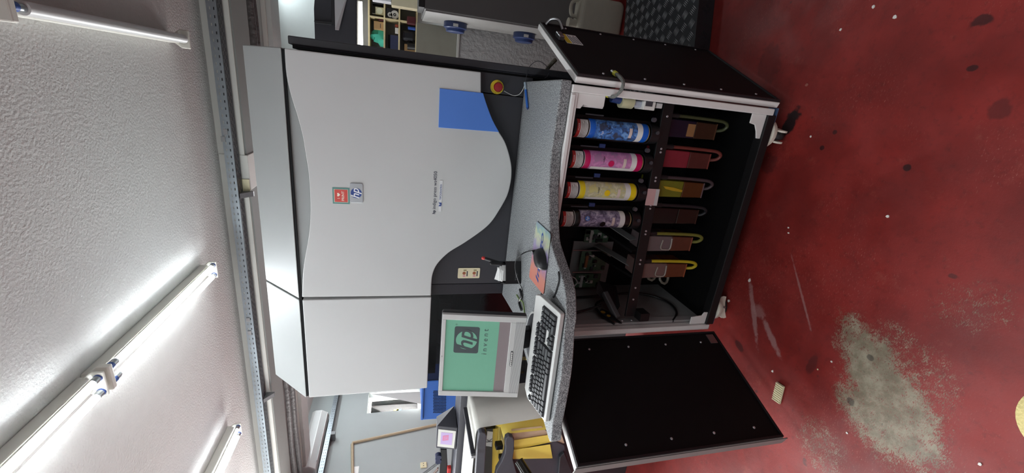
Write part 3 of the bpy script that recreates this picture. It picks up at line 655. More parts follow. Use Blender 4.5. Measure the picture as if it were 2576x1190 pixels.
    # the holder below each can belongs to the cabinet
    hd = MB().lathe([(RC*.75, z(-.16)), (RC*1.05, z(-.15)), (RC*1.12, z(-.03)), (RC*1.0, z(-.025)), (RC*.9, z(-.05))], T, 28).build('can_holder', black_plastic, cab, smooth=True)
    MB().box(x-.05, x+.05, YC+.045, YC+.065, zb-.05, zt-.02).build('holder_back', black_metal, hd, bevel=.003)
    MB().tube([(x+.055, YC-.01, zt-.05), (x+.055, YC-.01, zt-.05-.08)], .003, 8).build('guide_rod', dark_grey, hd)
    if k < 3: MB().box(x-.075, x-.058, YC+.0, YC+.01, z(.50), z(.58)).build('blue_switch', pm('switch_blue', (40, 60, 110), .5), hd, bevel=.002)
    MB().lathe([(.004, 0), (.008, .0), (.008, .005), (.004, .005)], Matrix.Translation((x+.01, YC-RC*1.12, z(-.10))) @ FRONT, 12).build('holder_ring', dark_grey, hd, smooth=True)
    MB().lathe([(.0, 0), (.010, 0), (.009, .012), (.0, .012)], Matrix.Translation((x+.06, YC-.03, z(-.03))) @ FRONT, 14).build('holder_knob', pm('knob_dark', (70, 70, 76), .4), hd, smooth=True)
# holder shelf
MB().box(-.56, .02, 1.615, 1.69, .548, .56).build('holder_shelf', black_metal, cab, bevel=.002)

# ---------------------------------------------------------------- ink tanks hanging below the rail
def tank_mat(name, c, a=.75):
    m = pm(name, c, .25, var=.25, scale=14); return m
TANKS = [(-.068, 'ink tank with a tan label, dark blue and at the right end', (22, 22, 40), (52, 34, 22), (60, 66, 40)),
         (-.200, 'ink tank stained magenta under the pink can', (128, 40, 52), (82, 40, 36), (110, 52, 46)),
         (-.335, 'ink tank stained yellow green under the yellow can', (112, 112, 34), (84, 48, 20), (70, 58, 62)),
         (-.462, 'nearly black ink tank in the middle of the row', (22, 18, 18), (40, 24, 18), (34, 34, 38)),
         (-.598, 'clear ink tank with brown liquid and a green hose', (112, 98, 100), (96, 54, 40), (120, 118, 50)),
         (-.735, 'clear ink tank with brown liquid and a bright yellow hose', (116, 92, 88), (104, 56, 34), (196, 176, 40))]
for k, (x, lab, cu_, cl_, ch_) in enumerate(TANKS):
    yb = 1.602-.06*(-x/.97)
    t = thing('ink_tank', lab, 'ink tank', (x, yb+.06, .285), 'ink tanks below the rail')
    y0, y1 = yb+.018, yb+.14; w = .037
    def tb(z0, z1, s0, s1): return MB().hexa([(x-w*s0, y0, z0), (x+w*s0, y0, z0), (x+w*s0, y1, z0), (x-w*s0, y1, z0)], [(x-w*s1, y0, z1), (x+w*s1, y0, z1), (x+w*s1, y1, z1), (x-w*s1, y1, z1)])
    tb(.398, .55, 1.0, 1.06).build('tank_top', tank_mat('tank_top_%d' % k, cu_), t, bevel=.004)
    tb(.285, .398, .94, 1.0).build('tank_body', tank_mat('tank_body_%d' % k, cl_), t, bevel=.004)
    MB().box(x-w*.95, x+w*.95, y0-.001, y0, .286, .292).build('tank_rim', pm('rim_%d' % k, [min(255, int(v*1.5)) for v in (ch_ if k == 2 else cl_)], .4), t)
    if k == 0: MB().box(x-.03, x+.024, y0-.0022, y0, .40, .438).build('tan_label', pm('tan_label', (140, 100, 62), .6), t)
    if k == 2: MB().prism([(x-.012, .40), (x-.002, .40), (x+.008, .45), (x+.012, .505), (x+.0, .49), (x-.008, .45)], 'y', y0-.002, y0).build('paint_smear', pm('smear_yellow', (190, 156, 34), .5), t)
    if k in (4, 5):
        MB().tube(spline([(x+.028, y0-.003, .405), (x-.022, y0-.003, .403), (x-.028, y0-.003, .43), (x-.02, y0-.003, .455), (x+.02, y0-.003, .452)]), .003, 6).build('seal_bead', pm('seal_bead', (168, 160, 150), .4), t, smooth=True)
    hx = x+w+.016; hy = y0-.004; dz = (.0, .0, .01, .012, .0, .0)[k]
    MB().tube(spline([(hx, hy, .505), (hx, hy, .44), (hx-.002, hy, .32+dz), (hx-.006, hy-.004, .262+dz), (hx-.022, hy, .238+dz), (hx-.042, hy+.012, .248+dz), (hx-.05, hy+.03, .285)]), .0075, 10).build('hose', pm('hose_%d' % k, ch_, .35), t, smooth=True)
    MB().tube([(hx, hy, .50), (hx, hy, .552)], .0105, 10).build('hose_fitting', black_plastic, t, smooth=True)

# ---------------------------------------------------------------- further parts inside the cabinet
pcb = pm('circuit_green', (74, 106, 84), .45, var=.4, scale=60); pcb_c = pm('circuit_chip', (200, 200, 196), .4); pcb_o = pm('connector_orange', (146, 96, 60), .5)
for k, (a, b) in enumerate((((1474, 577), (1528, 610)), ((1464, 632), (1520, 680)), ((1450, 690), (1506, 722)))):
    A = P(*a, Y=1.88); B = P(*b, Y=1.88)
    bd = MB().box(B.x, A.x, 1.88, 1.884, B.z, A.z).build('circuit_board', pcb, cab)
    rr = random.Random(k)
    for i in range(14):
        cx = rr.uniform(B.x+.01, A.x-.01); cz = rr.uniform(B.z+.012, A.z-.012); w_, h_ = rr.uniform(.003, .011), rr.uniform(.003, .014)
        MB().box(cx-w_, cx+w_, 1.872, 1.88, cz-h_, cz+h_).build('chip', (pcb_c, black_plastic, dark_grey)[i % 3], bd)
    MB().box((A.x+B.x)/2-.035, (A.x+B.x)/2+.035, 1.868, 1.88, A.z-.04, A.z-.025).build('connector', (pcb_c, pcb_o, light_grey)[k], bd)
for px, py, Y_ in ((1440, 630, 1.85), (1440, 685, 1.85)):
    a = P(px, py, Y=Y_); MB().tube([a, a-Vector((0, 0, .17))], .004, 8).build('guide_rod', steel, cab, smooth=True)
# slanting black brackets and grey sheets behind the rail
for (x0, z0, x1, z1, yb) in ((-.60, .66, -.71, .56, 1.75), (-.76, .64, -.86, .50, 1.75)):
    a = Vector((x0, yb+.17, z0)); b = Vector((x1+.06, 1.62, z1)); d = (b-a); T = Matrix.Translation((a+b)/2) @ d.to_track_quat('X', 'Z').to_matrix().to_4x4()
    MB().obox(T, d.length, .012, .055).build('slant_bracket', black_metal, cab, bevel=.002)
    MB().obox(T @ Matrix.Translation((0, .045, 0)), d.length*.8, .003, .05).build('grey_sheet', inner_grey, cab)
MB().box(-.97, -.72, 1.93, 1.94, .50, .74).build('grey_sheet', inner_grey, cab)
a = P(1520, 735, Y=1.66); b = P(1553, 800, Y=1.55); d = b-a; T = Matrix.Translation((a+b)/2) @ d.to_track_quat('X', 'Z').to_matrix().to_4x4()
hs = MB().obox(T, d.length, .03, .03).build('support_arm', pm('support_grey', (96, 98, 100), .45, .3), cab, bevel=.006)
for s in (-.4, .42): MB().obox(T @ Matrix.Translation((d.length*s, -.017, 0)), .012, .006, .012).build('screw', black_metal, hs, bevel=.002)
MB().hexa([P(1505, 705, Y=1.72), P(1550, 720, Y=1.72), P(1560, 770, Y=1.62), P(1548, 790, Y=1.60), P(1500, 735, Y=1.68)], [P(1505, 705, Y=1.74), P(1550, 720, Y=1.74), P(1560, 770, Y=1.64), P(1548, 790, Y=1.62), P(1500, 735, Y=1.70)]).build('side_bracket', black_metal, cab)
# white air fitting at the upper right
fx = .0
af = thing('air_filter', 'whitish air filter unit with small grey window at the right of the cans', 'air filter', (0, 1.56, .61))
A = P(1560, 246, Y=1.545); Bq = P(1622, 268, Y=1.545)
MB().tube([P(1560, 254, Y=1.56), P(1590, 257, Y=1.56)], .026, 16).build('filter_neck', pm('neck_cream', (186, 184, 150), .4, var=.3), af, smooth=True)
MB().box(P(1600, 270, Y=1.54).x, .026, 1.545, 1.60, P(1620, 255, Y=1.54).z, P(1588, 255, Y=1.54).z).build('filter_bowl', pm('bowl_grey', (168, 174, 186), .3), af, bevel=.006)
bx = MB().box(P(1630, 277, Y=1.53).x, .028, 1.53, 1.60, P(1650, 262, Y=1.53).z, P(1620, 262, Y=1.53).z).build('filter_block', white_plastic, af, bevel=.003)
c_ = P(1633, 259, Y=1.529); MB().box(c_.x-.013, c_.x+.013, 1.527, 1.53, c_.z-.016, c_.z+.014).build('gauge_window', dark_grey, bx)
MB().box(P(1660, 273, Y=1.54).x, .026, 1.54, 1.6, P(1668, 262, Y=1.54).z, P(1653, 262, Y=1.54).z).build('filter_foot', light_grey, af, bevel=.003)
MB().tube([P(1538, 246, Y=1.56), P(1560, 251, Y=1.56)], .017, 12).build('blue_cap', pm('cap_dark_blue', (40, 60, 110), .4, var=.3), af, smooth=True)
# black cables coiled against the left inner side
cable_m = black_plastic
def cable(name, label, pts, r=.004, mat=None, cat='cable', n=6, group=None):
    return tag(MB().tube(spline(pts, n), r, 8).build(name, mat or cable_m, smooth=True), label, cat, group)
xw = -.992
cable('cable', 'black cable looped round the inner left wall of the cabinet', [P(x, y, X=xw) for x, y in ((1452, 748), (1500, 745), (1575, 738), (1630, 742), (1680, 760), (1702, 785), (1692, 808))], .006)
cable('cable', 'thin black cable bent beside the gold-printed tag', [P(1448, 786, X=xw), P(1480, 778, X=xw+.01), P(1512, 768, X=xw+.03)], .006)
cable('cable', 'black cable curved round the gold-printed tag', [P(1525, 752, X=xw+.02), P(1502, 762, X=xw+.02), P(1500, 775, X=xw+.015), P(1515, 795, X=xw+.01), P(1545, 815, X=xw+.014)], .006)
tg = [P(x, y, X=xw+.02) for x, y in ((1509, 781), (1513, 778), (1530, 786), (1552, 805), (1565, 815), (1558, 815), (1530, 800), (1512, 791))]
to = tag(MB().hexa(tg, [p+Vector((.006, 0, 0)) for p in tg]).build('cable_tag', black_plastic, bevel=.002), 'long black tag with gold print inside the cabinet', 'tag')
gold = pm('gold_print', (196, 156, 60), .4, .4)
for (x, y, w_) in ((1517, 785, .012), (1531, 794, .010)):
    c_ = P(x, y, X=xw+.027); MB().prism(ell(c_.y, c_.z, w_, 12), 'x', xw+.0262, xw+.0275).build('gold_mark', gold, to)
MB().tube([P(1640, 690, Y=1.72)+Vector((.03*math.cos(a/10*2*math.pi), .01*math.sin(a), .03*math.sin(a/10*2*math.pi))) for a in range(11)], .007, 8).build('hose_coil', pm('hose_clear', (140, 134, 120), .3), cab, smooth=True)
MB().tube([P(1672, 700, Y=1.74)+Vector((.028*math.cos(a/10*2*math.pi), .01*math.sin(a), .028*math.sin(a/10*2*math.pi))) for a in range(11)], .007, 8).build('hose_coil', pm('hose_clear', (140, 134, 120), .3), cab, smooth=True)
cable('wire', 'two thin grey wires curling beside the lowest circuit board', [P(1434, 695, Y=1.8), P(1446, 700, Y=1.8), P(1452, 712, Y=1.8), P(1440, 722, Y=1.8)], .003, light_grey, 'wire')
# casters under the cabinet
cw = pm('caster_cream', (226, 218, 204), .6, var=.2, scale=30); rub = pm('caster_rubber', (34, 32, 34), .6)
def caster(label, x, y, rz):
    t = thing('caster', label, 'caster', (x, y, 0), 'casters under the cabinet'); T = Matrix.Translation((x, y, 0)) @ Matrix.Rotation(rz, 4, 'Z') @ Matrix.Diagonal((1.3, 1.35, .98, 1))
    RX = Matrix.Rotation(math.pi/2, 4, 'X')
    MB().lathe([(.0, -.012), (.032, -.012), (.038, -.006), (.038, .006), (.032, .012), (.0, .012)], T @ Matrix.Translation((0, 0, .038)) @ RX, 24).build('wheel', rub, t, smooth=True)
    for s in (-1, 1):
        MB().prism(arc((0, .038), .044, R(-20), R(200), 12)+[(-.02, .03), (.02, .03)], 'y', s*.018-.003, s*.018+.003).build('fork_plate', cw, t, T=T, bevel=.001)
    MB().lathe([(.045, 0), (.047, .004), (.047, .02), (.03, .026)], T @ Matrix.Translation((0, 0, .078)), 24).build('swivel_housing', cw, t, smooth=True)
    MB().tube([T @ Vector((0, -.025, .038)), T @ Vector((0, .025, .038))], .006, 10).build('axle', steel, t)
    return t
ca = P(1955, 338, Y=1.56); caster('paint-splashed caster with black wheel under the right cabinet corner', ca.x-.0, 1.55, R(80))
cb = P(1812, 768, Y=1.56); caster('cream caster ring under the left cabinet corner', cb.x, 1.55, R(20))
for x in (-.97, .03): MB().box(x-.03, x+.03, 1.5, 1.55, .098, .104).build('blue_corner_cap', pm('cap_blue', (70, 96, 130), .4), cab)
# ---------------------------------------------------------------- monitor
mon = thing('monitor', 'old silver flat monitor showing a green start screen, left on the desk', 'monitor', (-1.0, 1.38, zd))
xh = Vector((.9991, .0425, 0)).normalized(); up_ = Vector((0, .055, .322)); up_ = (up_-xh*up_.dot(xh)).normalized(); nr = xh.cross(up_)   # nr faces the viewer
C0 = Vector((-.986, 1.301, 1.177)); MW, MH = .37, .327
TM = Matrix(((xh.x, up_.x, nr.x, C0.x), (xh.y, up_.y, nr.y, C0.y), (xh.z, up_.z, nr.z, C0.z), (0, 0, 0, 1)))
mon_silver = pm('monitor_silver', (192, 192, 190), .45, .1, var=.05, scale=20)
SX, SB, ST = .159, .062, MH-.018
bz = MB(); bz.prism(rrect(-MW/2, MW/2, 0, MH, .008), 'z', -.03, 0)
o = MB()
holed(o, 'z', 0, 0, 0, 0, 0, 0, []) if False else None
for a0, a1, c0, c1 in ((-MW/2+.003, -SX, .003, MH-.003), (SX, MW/2-.003, .003, MH-.003), (-SX, SX, .003, SB), (-SX, SX, ST, MH-.003)):
    o.add([(a0, c0, -.012), (a1, c0, -.012), (a1, c1, -.012), (a0, c1, -.012), (a0, c0, .004), (a1, c0, .004), (a1, c1, .004), (a0, c1, .004)], [(0,3,2,1),(4,5,6,7),(0,1,5,4),(1,2,6,5),(2,3,7,6),(3,0,4,7)])
bezel = o.build('bezel', mon_silver, mon, T=TM, bevel=.0015)
MB().prism(rrect(-MW/2, MW/2, 0, MH, .008), 'z', -.035, -.0115).build('rear_shell', pm('monitor_black', (30, 30, 33), .5), mon, T=TM, bevel=.004)
MB().prism(rrect(-.12, .12, .06, .27, .02), 'z', -.075, -.036).build('rear_bulge', black_plastic, mon, T=TM, bevel=.008)
scr_m = pm('screen_panel', (40, 70, 62), .12, emit=.05, var=.02)
screen = MB().add([(-SX, SB, -.003), (SX, SB, -.003), (SX, ST, -.003), (-SX, ST, -.003), (-SX, SB, -.006), (SX, SB, -.006), (SX, ST, -.006), (-SX, ST, -.006)], [(0,1,2,3),(7,6,5,4),(0,4,5,1),(1,5,6,2),(2,6,7,3),(3,7,4,0)]).build('screen', black_plastic, mon, T=TM)
def glow(name, c, e=.16, r=.12):
    m = pm(name, c, r, emit=e, var=.03, scale=8); m.node_tree.nodes['Principled BSDF'].inputs['Base Color'].default_value = (*lin(c), 1); return m
bsz = SB+.043
def flat(a0, a1, c0, c1, z): return MB().add([(a0, c0, z), (a1, c0, z), (a1, c1, z), (a0, c1, z)], [(0, 1, 2, 3)])
flat(-SX, SX, bsz, ST, -.0026).build('screen_green', glow('screen_green', (96, 146, 124), .17, .28), screen, T=TM, rec=False)
flat(-SX, SX, SB, bsz, -.0026).build('screen_band', glow('screen_grey', (120, 110, 112), .10, .28), screen, T=TM, rec=False)
lgm = glow('screen_logo', (66, 74, 76), .05, .28)
lx, lz, ls = .072, SB+.165, .052
MB().add([(x, y, -.0022) for x, y in rrect(lx-.058, lx+.058, lz-.048, lz+.048, .008)], [tuple(range(24))]).build('screen_logo', lgm, screen, T=TM, rec=False)
MB().add([(x, y, -.0018) for x, y in ell(lx, lz, .041)], [tuple(range(28))]).build('logo_disc', glow('screen_green', (112, 168, 142)), screen, T=TM, rec=False)
lettering('logo_letters', 'hp', lgm, screen, TM @ Matrix.Translation((lx, lz-.002, -.0014)), height=.088, shear=.3, off=.012)
lettering('screen_word', 'i n v e n t', lgm, screen, TM @ Matrix.Translation((lx-.005, lz-.072, -.0020)), width=.112, shear=.05)
lettering('screen_mark', '®', lgm, screen, TM @ Matrix.Translation((lx+.066, lz+.042, -.0020)), height=.007)
lettering('bezel_mark', 'hp', dark_grey, bezel, TM @ Matrix.Translation((0, MH-.0095, .0045)), height=.006, shear=.3)
m = MB()
for k in range(9): m.add([(-MW/2+.022, .006+k*.0042, .0042), (MW/2-.022, .006+k*.0042, .0042), (MW/2-.022, .0075+k*.0042, .0042), (-MW/2+.022, .0075+k*.0042, .0042)], [(0, 1, 2, 3)])
m.build('speaker_slots', pm('slot_grey', (120, 120, 120), .6), bezel, T=TM, rec=False)['kind'] = 'stuff'
MB().prism(rrect(-.034, .034, .042, .051, .0044), 'z', .0042, .0058).build('button_strip', dark_grey, bezel, T=TM)
for k in range(7): MB().prism(rrect(-.031+k*.009, -.024+k*.009, .0435, .0495, .0028, 3), 'z', .0058, .0072).build('monitor_button', white_plastic, bezel, T=TM)
# stand
bc = Vector((-.965, 1.40, zd))
MB().lathe([(.0, 0), (.118, 0), (.118, .006), (.09, .016), (.04, .02), (0, .02)], Matrix.Translation(bc) @ Matrix.Scale(.8, 4, (0, 1, 0)), 36).build('stand_base', pm('stand_grey', (70, 72, 76), .45), mon, smooth=True)
MB().lathe([(.120, -.0), (.124, .003), (.12, .008), (.112, .0085)], Matrix.Translation(bc) @ Matrix.Scale(.8, 4, (0, 1, 0)), 36).build('base_rim', mon_silver, mon, smooth=True)
MB().hexa([bc+Vector((-.045, .0, .012)), bc+Vector((.045, .0, .012)), bc+Vector((.045, .04, .012)), bc+Vector((-.045, .04, .012))], [bc+Vector((-.055, -.03, .22)), bc+Vector((.045, -.03, .22)), bc+Vector((.045, .02, .22)), bc+Vector((-.055, .02, .22))]).build('stand_neck', black_plastic, mon, bevel=.006)

# ---------------------------------------------------------------- keyboard
FL = Vector((-1.146, 1.119, 1.121)); FR = Vector((-.690, 1.142, 1.121)); KL = (FR-FL).length; KD = .178
kx = (FR-FL).normalized(); ky = Vector((-kx.y, kx.x, .19)); ky = (ky-kx*ky.dot(kx)).normalized(); kz = kx.cross(ky)
TK = Matrix(((kx.x, ky.x, kz.x, FL.x), (kx.y, ky.y, kz.y, FL.y), (kx.z, ky.z, kz.z, FL.z), (0, 0, 0, 1)))
kb = thing('keyboard', 'silver keyboard with dark keys on the desk below the monitor', 'keyboard', (-.92, 1.2, zd))
MB().prism([(0.002, .004), (.006, 0), (KL-.006, 0), (KL-.002, .004), (KL, KD-.03), (KL-.012, KD), (.03, KD), (.0, KD-.03)], 'z', -.018, 0).build('keyboard_body', mon_silver, kb, T=TK, bevel=.003)
MB().box(.004, KL-.004, .002, KD-.006, -.0205, -.018).build('keyboard_bottom', black_plastic, kb, T=TK)
for xx in (.05, KL-.09):
    MB().box(xx, xx+.03, KD-.03, KD-.02, -.040, -.0205).build('keyboard_foot', black_plastic, kb, T=TK)
bed_m = pm('key_bed', (20, 20, 22), .6); key_m = pm('key_black', (48, 48, 52), .45, var=.08)
u = .0187; x0 = .014; y0 = .017
for a0, a1, c0, c1 in ((x0-.002, x0+15*u+.001, y0-.002, y0+5*u+.001), (x0+15.25*u, x0+18.25*u+.001, y0-.002, y0+2*u+.001), (x0+15.25*u, x0+18.25*u, y0+3*u-.001, y0+5*u+.001), (x0+18.5*u, x0+22.5*u, y0-.002, y0+5*u+.001), (x0-.001, x0+u, y0+5.45*u-.001, y0+6.35*u),
                       (x0+2*u-.001, x0+6*u, y0+5.45*u-.001, y0+6.35*u), (x0+6.5*u-.001, x0+10.5*u, y0+5.45*u-.001, y0+6.35*u), (x0+11*u-.001, x0+15*u, y0+5.45*u-.001, y0+6.35*u), (x0+15.25*u, x0+18.25*u, y0+5.45*u-.001, y0+6.35*u)):
    MB().box(a0, a1, c0, c1, -.001, .0008).build('key_bed', bed_m, kb, T=TK)
KM = {}
def key(x, y, w=1., h=1.):
    kk = (w, h)
    if kk not in KM:
        a = w*u-.0012; b = h*u-.0014; i = .0026
        mb = MB().hexa([(0, 0, 0), (a, 0, 0), (a, b, 0), (0, b, 0)], [(i, i*.6, .008), (a-i, i*.6, .008), (a-i, b-i*1.2, .009), (i, b-i*1.2, .009)])
        me = bpy.data.meshes.new('key'); me.from_pydata(mb.v, [], mb.f)
        bm = bmesh.new(); bm.from_mesh(me); bmesh.ops.recalc_face_normals(bm, faces=bm.faces); bm.to_mesh(me); bm.free(); me.materials.append(key_m); KM[kk] = me
    o = bpy.data.objects.new('key', KM[kk]); COL.objects.link(o); o.parent = kb
    Mx = TK @ Matrix.Translation((x0+x*u, y0+y*u, .0005)); Mx.translation -= wloc(kb); o.matrix_local = Mx
rows = [[1.25, 1.25, 1.25, 6.25, 1.25, 1.25, 1.25, 1.25], [2.25]+[1]*10+[2.75], [1.75]+[1]*11+[2.25], [1.5]+[1]*12+[1.5], [1]*13+[2]]
for r_, ws in enumerate(rows):
    x = 0
    for w_ in ws: key(x, r_, w_); x += w_
for x in (0, 2, 3, 4, 5, 6.5, 7.5, 8.5, 9.5, 11, 12, 13, 14, 15.25, 16.25, 17.25): key(x, 5.45, 1, .85)
for x in (15.25, 16.25, 17.25):
    key(x, 0); key(x, 3); key(x, 4)
key(16.25, 1)
for r_ in range(1, 5):
    for c_ in range(3): key(18.5+c_, r_)
key(18.5, 0, 2); key(20.5, 0); key(21.5, 0, 1, 2); key(21.5, 2, 1, 2); key(21.5, 4)

# ---------------------------------------------------------------- mouse, pad, small desk things
def pad_material():
    m = bpy.data.materials.new('pad_print'); m.use_nodes = True; nt = m.node_tree; N = nt.nodes; b = N['Principled BSDF']; b.inputs['Roughness'].default_value = .55
    g = N.new('ShaderNodeNewGeometry'); sp_ = N.new('ShaderNodeSeparateXYZ'); nt.links.new(g.outputs['Position'], sp_.inputs[0])
    n = N.new('ShaderNodeTexNoise'); n.inputs['Scale'].default_value = 9; n.inputs['Distortion'].default_value = 2.5; nt.links.new(g.outputs['Position'], n.inputs['Vector'])
    mr = N.new('ShaderNodeMapRange'); mr.inputs['From Min'].default_value = -.76; mr.inputs['From Max'].default_value = -.48; nt.links.new(sp_.outputs[0], mr.inputs['Value'])
    ad = N.new('ShaderNodeMath'); ad.operation = 'MULTIPLY_ADD'; ad.inputs[1].default_value = .35; nt.links.new(n.outputs['Fac'], ad.inputs[0])
    su = N.new('ShaderNodeMath'); su.operation = 'SUBTRACT'; su.inputs[1].default_value = .175; nt.links.new(mr.outputs[0], su.inputs[0]); nt.links.new(su.outputs[0], ad.inputs[2])
    r_ = N.new('ShaderNodeValToRGB'); e = r_.color_ramp.elements; e[0].position = .0; e[0].color = (*lin((186, 108, 92)), 1); e[1].position = 1.; e[1].color = (*lin((128, 132, 150)), 1)
    for p_, c_ in ((.25, (180, 116, 100)), (.45, (140, 112, 142)), (.62, (132, 124, 156)), (.8, (168, 174, 142)), (.92, (120, 150, 150))): k_ = e.new(p_); k_.color = (*lin(c_), 1)
    nt.links.new(ad.outputs[0], r_.inputs[0]); nt.links.new(r_.outputs[0], b.inputs['Base Color']); return m
pc = [P(x, y, Z=zd+.005) for x, y in ((1349, 555), (1384.5, 588), (1366, 742), (1330, 697))]
cen = sum(pc, Vector())/4
pq = []
for i in range(4):
    a, b, c_ = pc[i-1], pc[i], pc[(i+1) % 4]; pq += [b+(a-b).normalized()*.012, b+((a-b).normalized()+(c_-b).normalized())*.0035, b+(c_-b).normalized()*.012]
pad = tag(MB().prism([(p.x, p.y) for p in pq], 'z', zd, zd+.004).build('mouse_pad', pad_material(), bevel=.001), 'rainbow printed mouse pad lying on the speckled desk', 'mouse pad')
MB().prism([(cen.x+(p.x-cen.x)*1.004, cen.y+(p.y-cen.y)*1.004) for p in pq], 'z', zd, zd+.002).build('pad_rubber', black_plastic, pad)
pa_, pb_ = P(1349, 722, Z=zd+.0045), P(1369, 582, Z=zd+.0045)
dx = (pc[1]-pc[2]); ang = math.atan2(dx.y, dx.x)
lettering('lettering', 'Indigo', blue_m, pad, Matrix.Translation((cen.x-.0, cen.y-.01, zd+.0046)) @ Matrix.Rotation(ang, 4, 'Z'), width=.21, height=.05, shear=.2, off=.012)
mp = P(1357, 652, Z=zd+.02); mrz = R(-62)
mouse = thing('mouse', 'black corded computer mouse on the rainbow pad', 'mouse', (mp.x, mp.y, zd+.0045))
TMs = Matrix.Translation((mp.x, mp.y, zd+.0045)) @ Matrix.Rotation(R(-22), 4, 'Z')
mb = MB(); nu, nv_ = 20, 10
for j in range(nv_+1):
    ph = j/nv_*math.pi/2
    for i in range(nu):
        a = 2*math.pi*i/nu; sx_ = .031*(1+.06*math.cos(a*2)); sy_ = .056
        hz = .036*math.sin(ph)*(1-.10*math.sin(a)*math.cos(ph))
        mb.v.append(Vector((sx_*math.cos(a)*math.cos(ph)**.55, sy_*math.sin(a)*math.cos(ph)**.55, hz)))
for j in range(nv_):
    for i in range(nu): mb.f.append((j*nu+i, j*nu+(i+1) % nu, (j+1)*nu+(i+1) % nu, (j+1)*nu+i))
mb.f.append(tuple(range(nu))[::-1])
mb.build('mouse_body', pm('mouse_black', (28, 28, 31), .42), mouse, T=TMs, smooth=True, merge=True)
MB().lathe([(.0, -.0035), (.009, -.0035), (.0105, 0), (.009, .0035), (0, .0035)], TMs @ Matrix.Translation((0, .03, .0265)) @ Matrix.Rotation(math.pi/2, 4, 'Y'), 16).build('scroll_wheel', dark_grey, mouse, smooth=True)
MB().box(-.0007, .0007, .012, .05, .012, .0345).build('button_gap', black_deep, mouse, T=TMs)
MB().tube(spline([TMs @ Vector((0, .054, .012))]+[P(1327, 633, Z=zd+.006), P(1312, 640, Y=1.60), P(1298, 655, Y=1.625), P(1297, 680, Y=1.62), P(1304, 706, Y=1.625), P(1313, 728, Z=zd+.006), P(1309, 742, Z=zd+.005)]), .0025, 8).build('mouse_cord', black_plastic, mouse, smooth=True)
cable('cable', 'black cable lying on the desk edge below the mouse pad', [P(x, y, Z=zd+.004) for x, y in ((1405, 683), (1406, 705), (1398, 735), (1392, 748))], .0032)
for k, pts in enumerate((((1308, 728), (1312, 745), (1306, 760), (1312, 780)), ((1300, 742), (1306, 752), (1316, 762), (1320, 790)))):
    cable('cable', ['thick black monitor cable plug behind the monitor', 'black and green lead twisted beside the monitor foot'][k], [P(x, y, Z=zd+.008) for x, y in pts], (.006, .004)[k], pm('lead_green', (120, 140, 90), .5) if k else None)
# card box with knives
B0 = P(1311, 657, Z=zd); B1 = P(1311, 714, Z=zd)
bxw = (B0-B1).length; d_ = (B0-B1).normalized(); nrm_ = Vector((-d_.y, d_.x, 0))
TB = Matrix(((d_.x, nrm_.x, 0, B1.x), (d_.y, nrm_.y, 0, B1.y), (0, 0, 1, zd), (0, 0, 0, 1)))
bh = P(1279, 690, Y=B1.y).z-zd
cb_ = thing('card_box', 'black cardboard box filled with cards and papers on the desk', 'box', ((B0.x+B1.x)/2, B0.y+.03, zd))
t_ = .003; dp = .075; hh_ = .085
for a in ((0, bxw, 0, t_, 0, hh_*.88), (0, bxw, dp-t_, dp, 0, hh_), (0, t_, t_, dp-t_, 0, hh_*.95), (bxw-t_, bxw, t_, dp-t_, 0, hh_*.95), (t_, bxw-t_, t_, dp-t_, 0, t_)):
    MB().box(*a).build('box_wall', black_plastic, cb_, T=TB)
lettering('lettering', 'TPG', pm('print_dim', (110, 110, 114), .6), cb_, TB @ Matrix.Translation((bxw*.3, -.0006, hh_*.28)) @ FRONT, width=bxw*.30)
rr = random.Random(3)
for k in range(11):
    yy = t_+.006+k*.0055; hgt = hh_*rr.uniform(.98, 1.18)
    tag(MB().box(.012+rr.uniform(0, .008), bxw*.78+rr.uniform(-.02, .005), yy, yy+.0009, .004, hgt).build('card', paper_w, T=TB @ Matrix.Rotation(R(rr.uniform(-2, 2)), 4, 'Y')), 'white paper card standing in the black box', 'card', 'cards in the black box')
tag(MB().hexa([TB @ Vector(v) for v in ((.01, .012, .088), (.06, .006, .083), (.075, .05, .10), (.02, .06, .115))], [TB @ Vector(v) for v in ((.01, .012, .089), (.06, .006, .084), (.075, .05, .101), (.02, .06, .116))]).build('card', paper_w), 'white card lying slanted on top of the other cards', 'card', 'cards in the black box')
def knife(label, a, b, tip):
    d = (b-a); T = Matrix.Translation((a+b)/2) @ d.to_track_quat('X', 'Z').to_matrix().to_4x4(); L_ = d.length
    t = thing('utility_knife', label, 'knife', a, 'knives in the card box')
    MB().obox(T, L_, .022, .014).build('handle', black_plastic, t, bevel=.006, seg=3)
    if tip: MB().obox(T @ Matrix.Translation((L_/2+.004, 0, 0)), .018, .021, .014).build('red_end', red_m, t, bevel=.006)
    MB().obox(T @ Matrix.Translation((0, 0, .008)), .03, .01, .004).build('slider', dark_grey, t, bevel=.001)
    MB().obox(T @ Matrix.Translation((-L_/2-.01, 0, 0)), .03, .012, .002).build('blade', steel, t)
a = TB @ Vector((bxw*.80, .045, .05)); knife('black utility knife with a red end standing in the card box', a, P(1218, 650, Y=a.y+.02), True)
a = TB @ Vector((bxw*.86, .03, .05)); knife('black rounded knife leaning in the card box in front of the red-ended one', a, P(1232, 662, Y=a.y+.0), False)
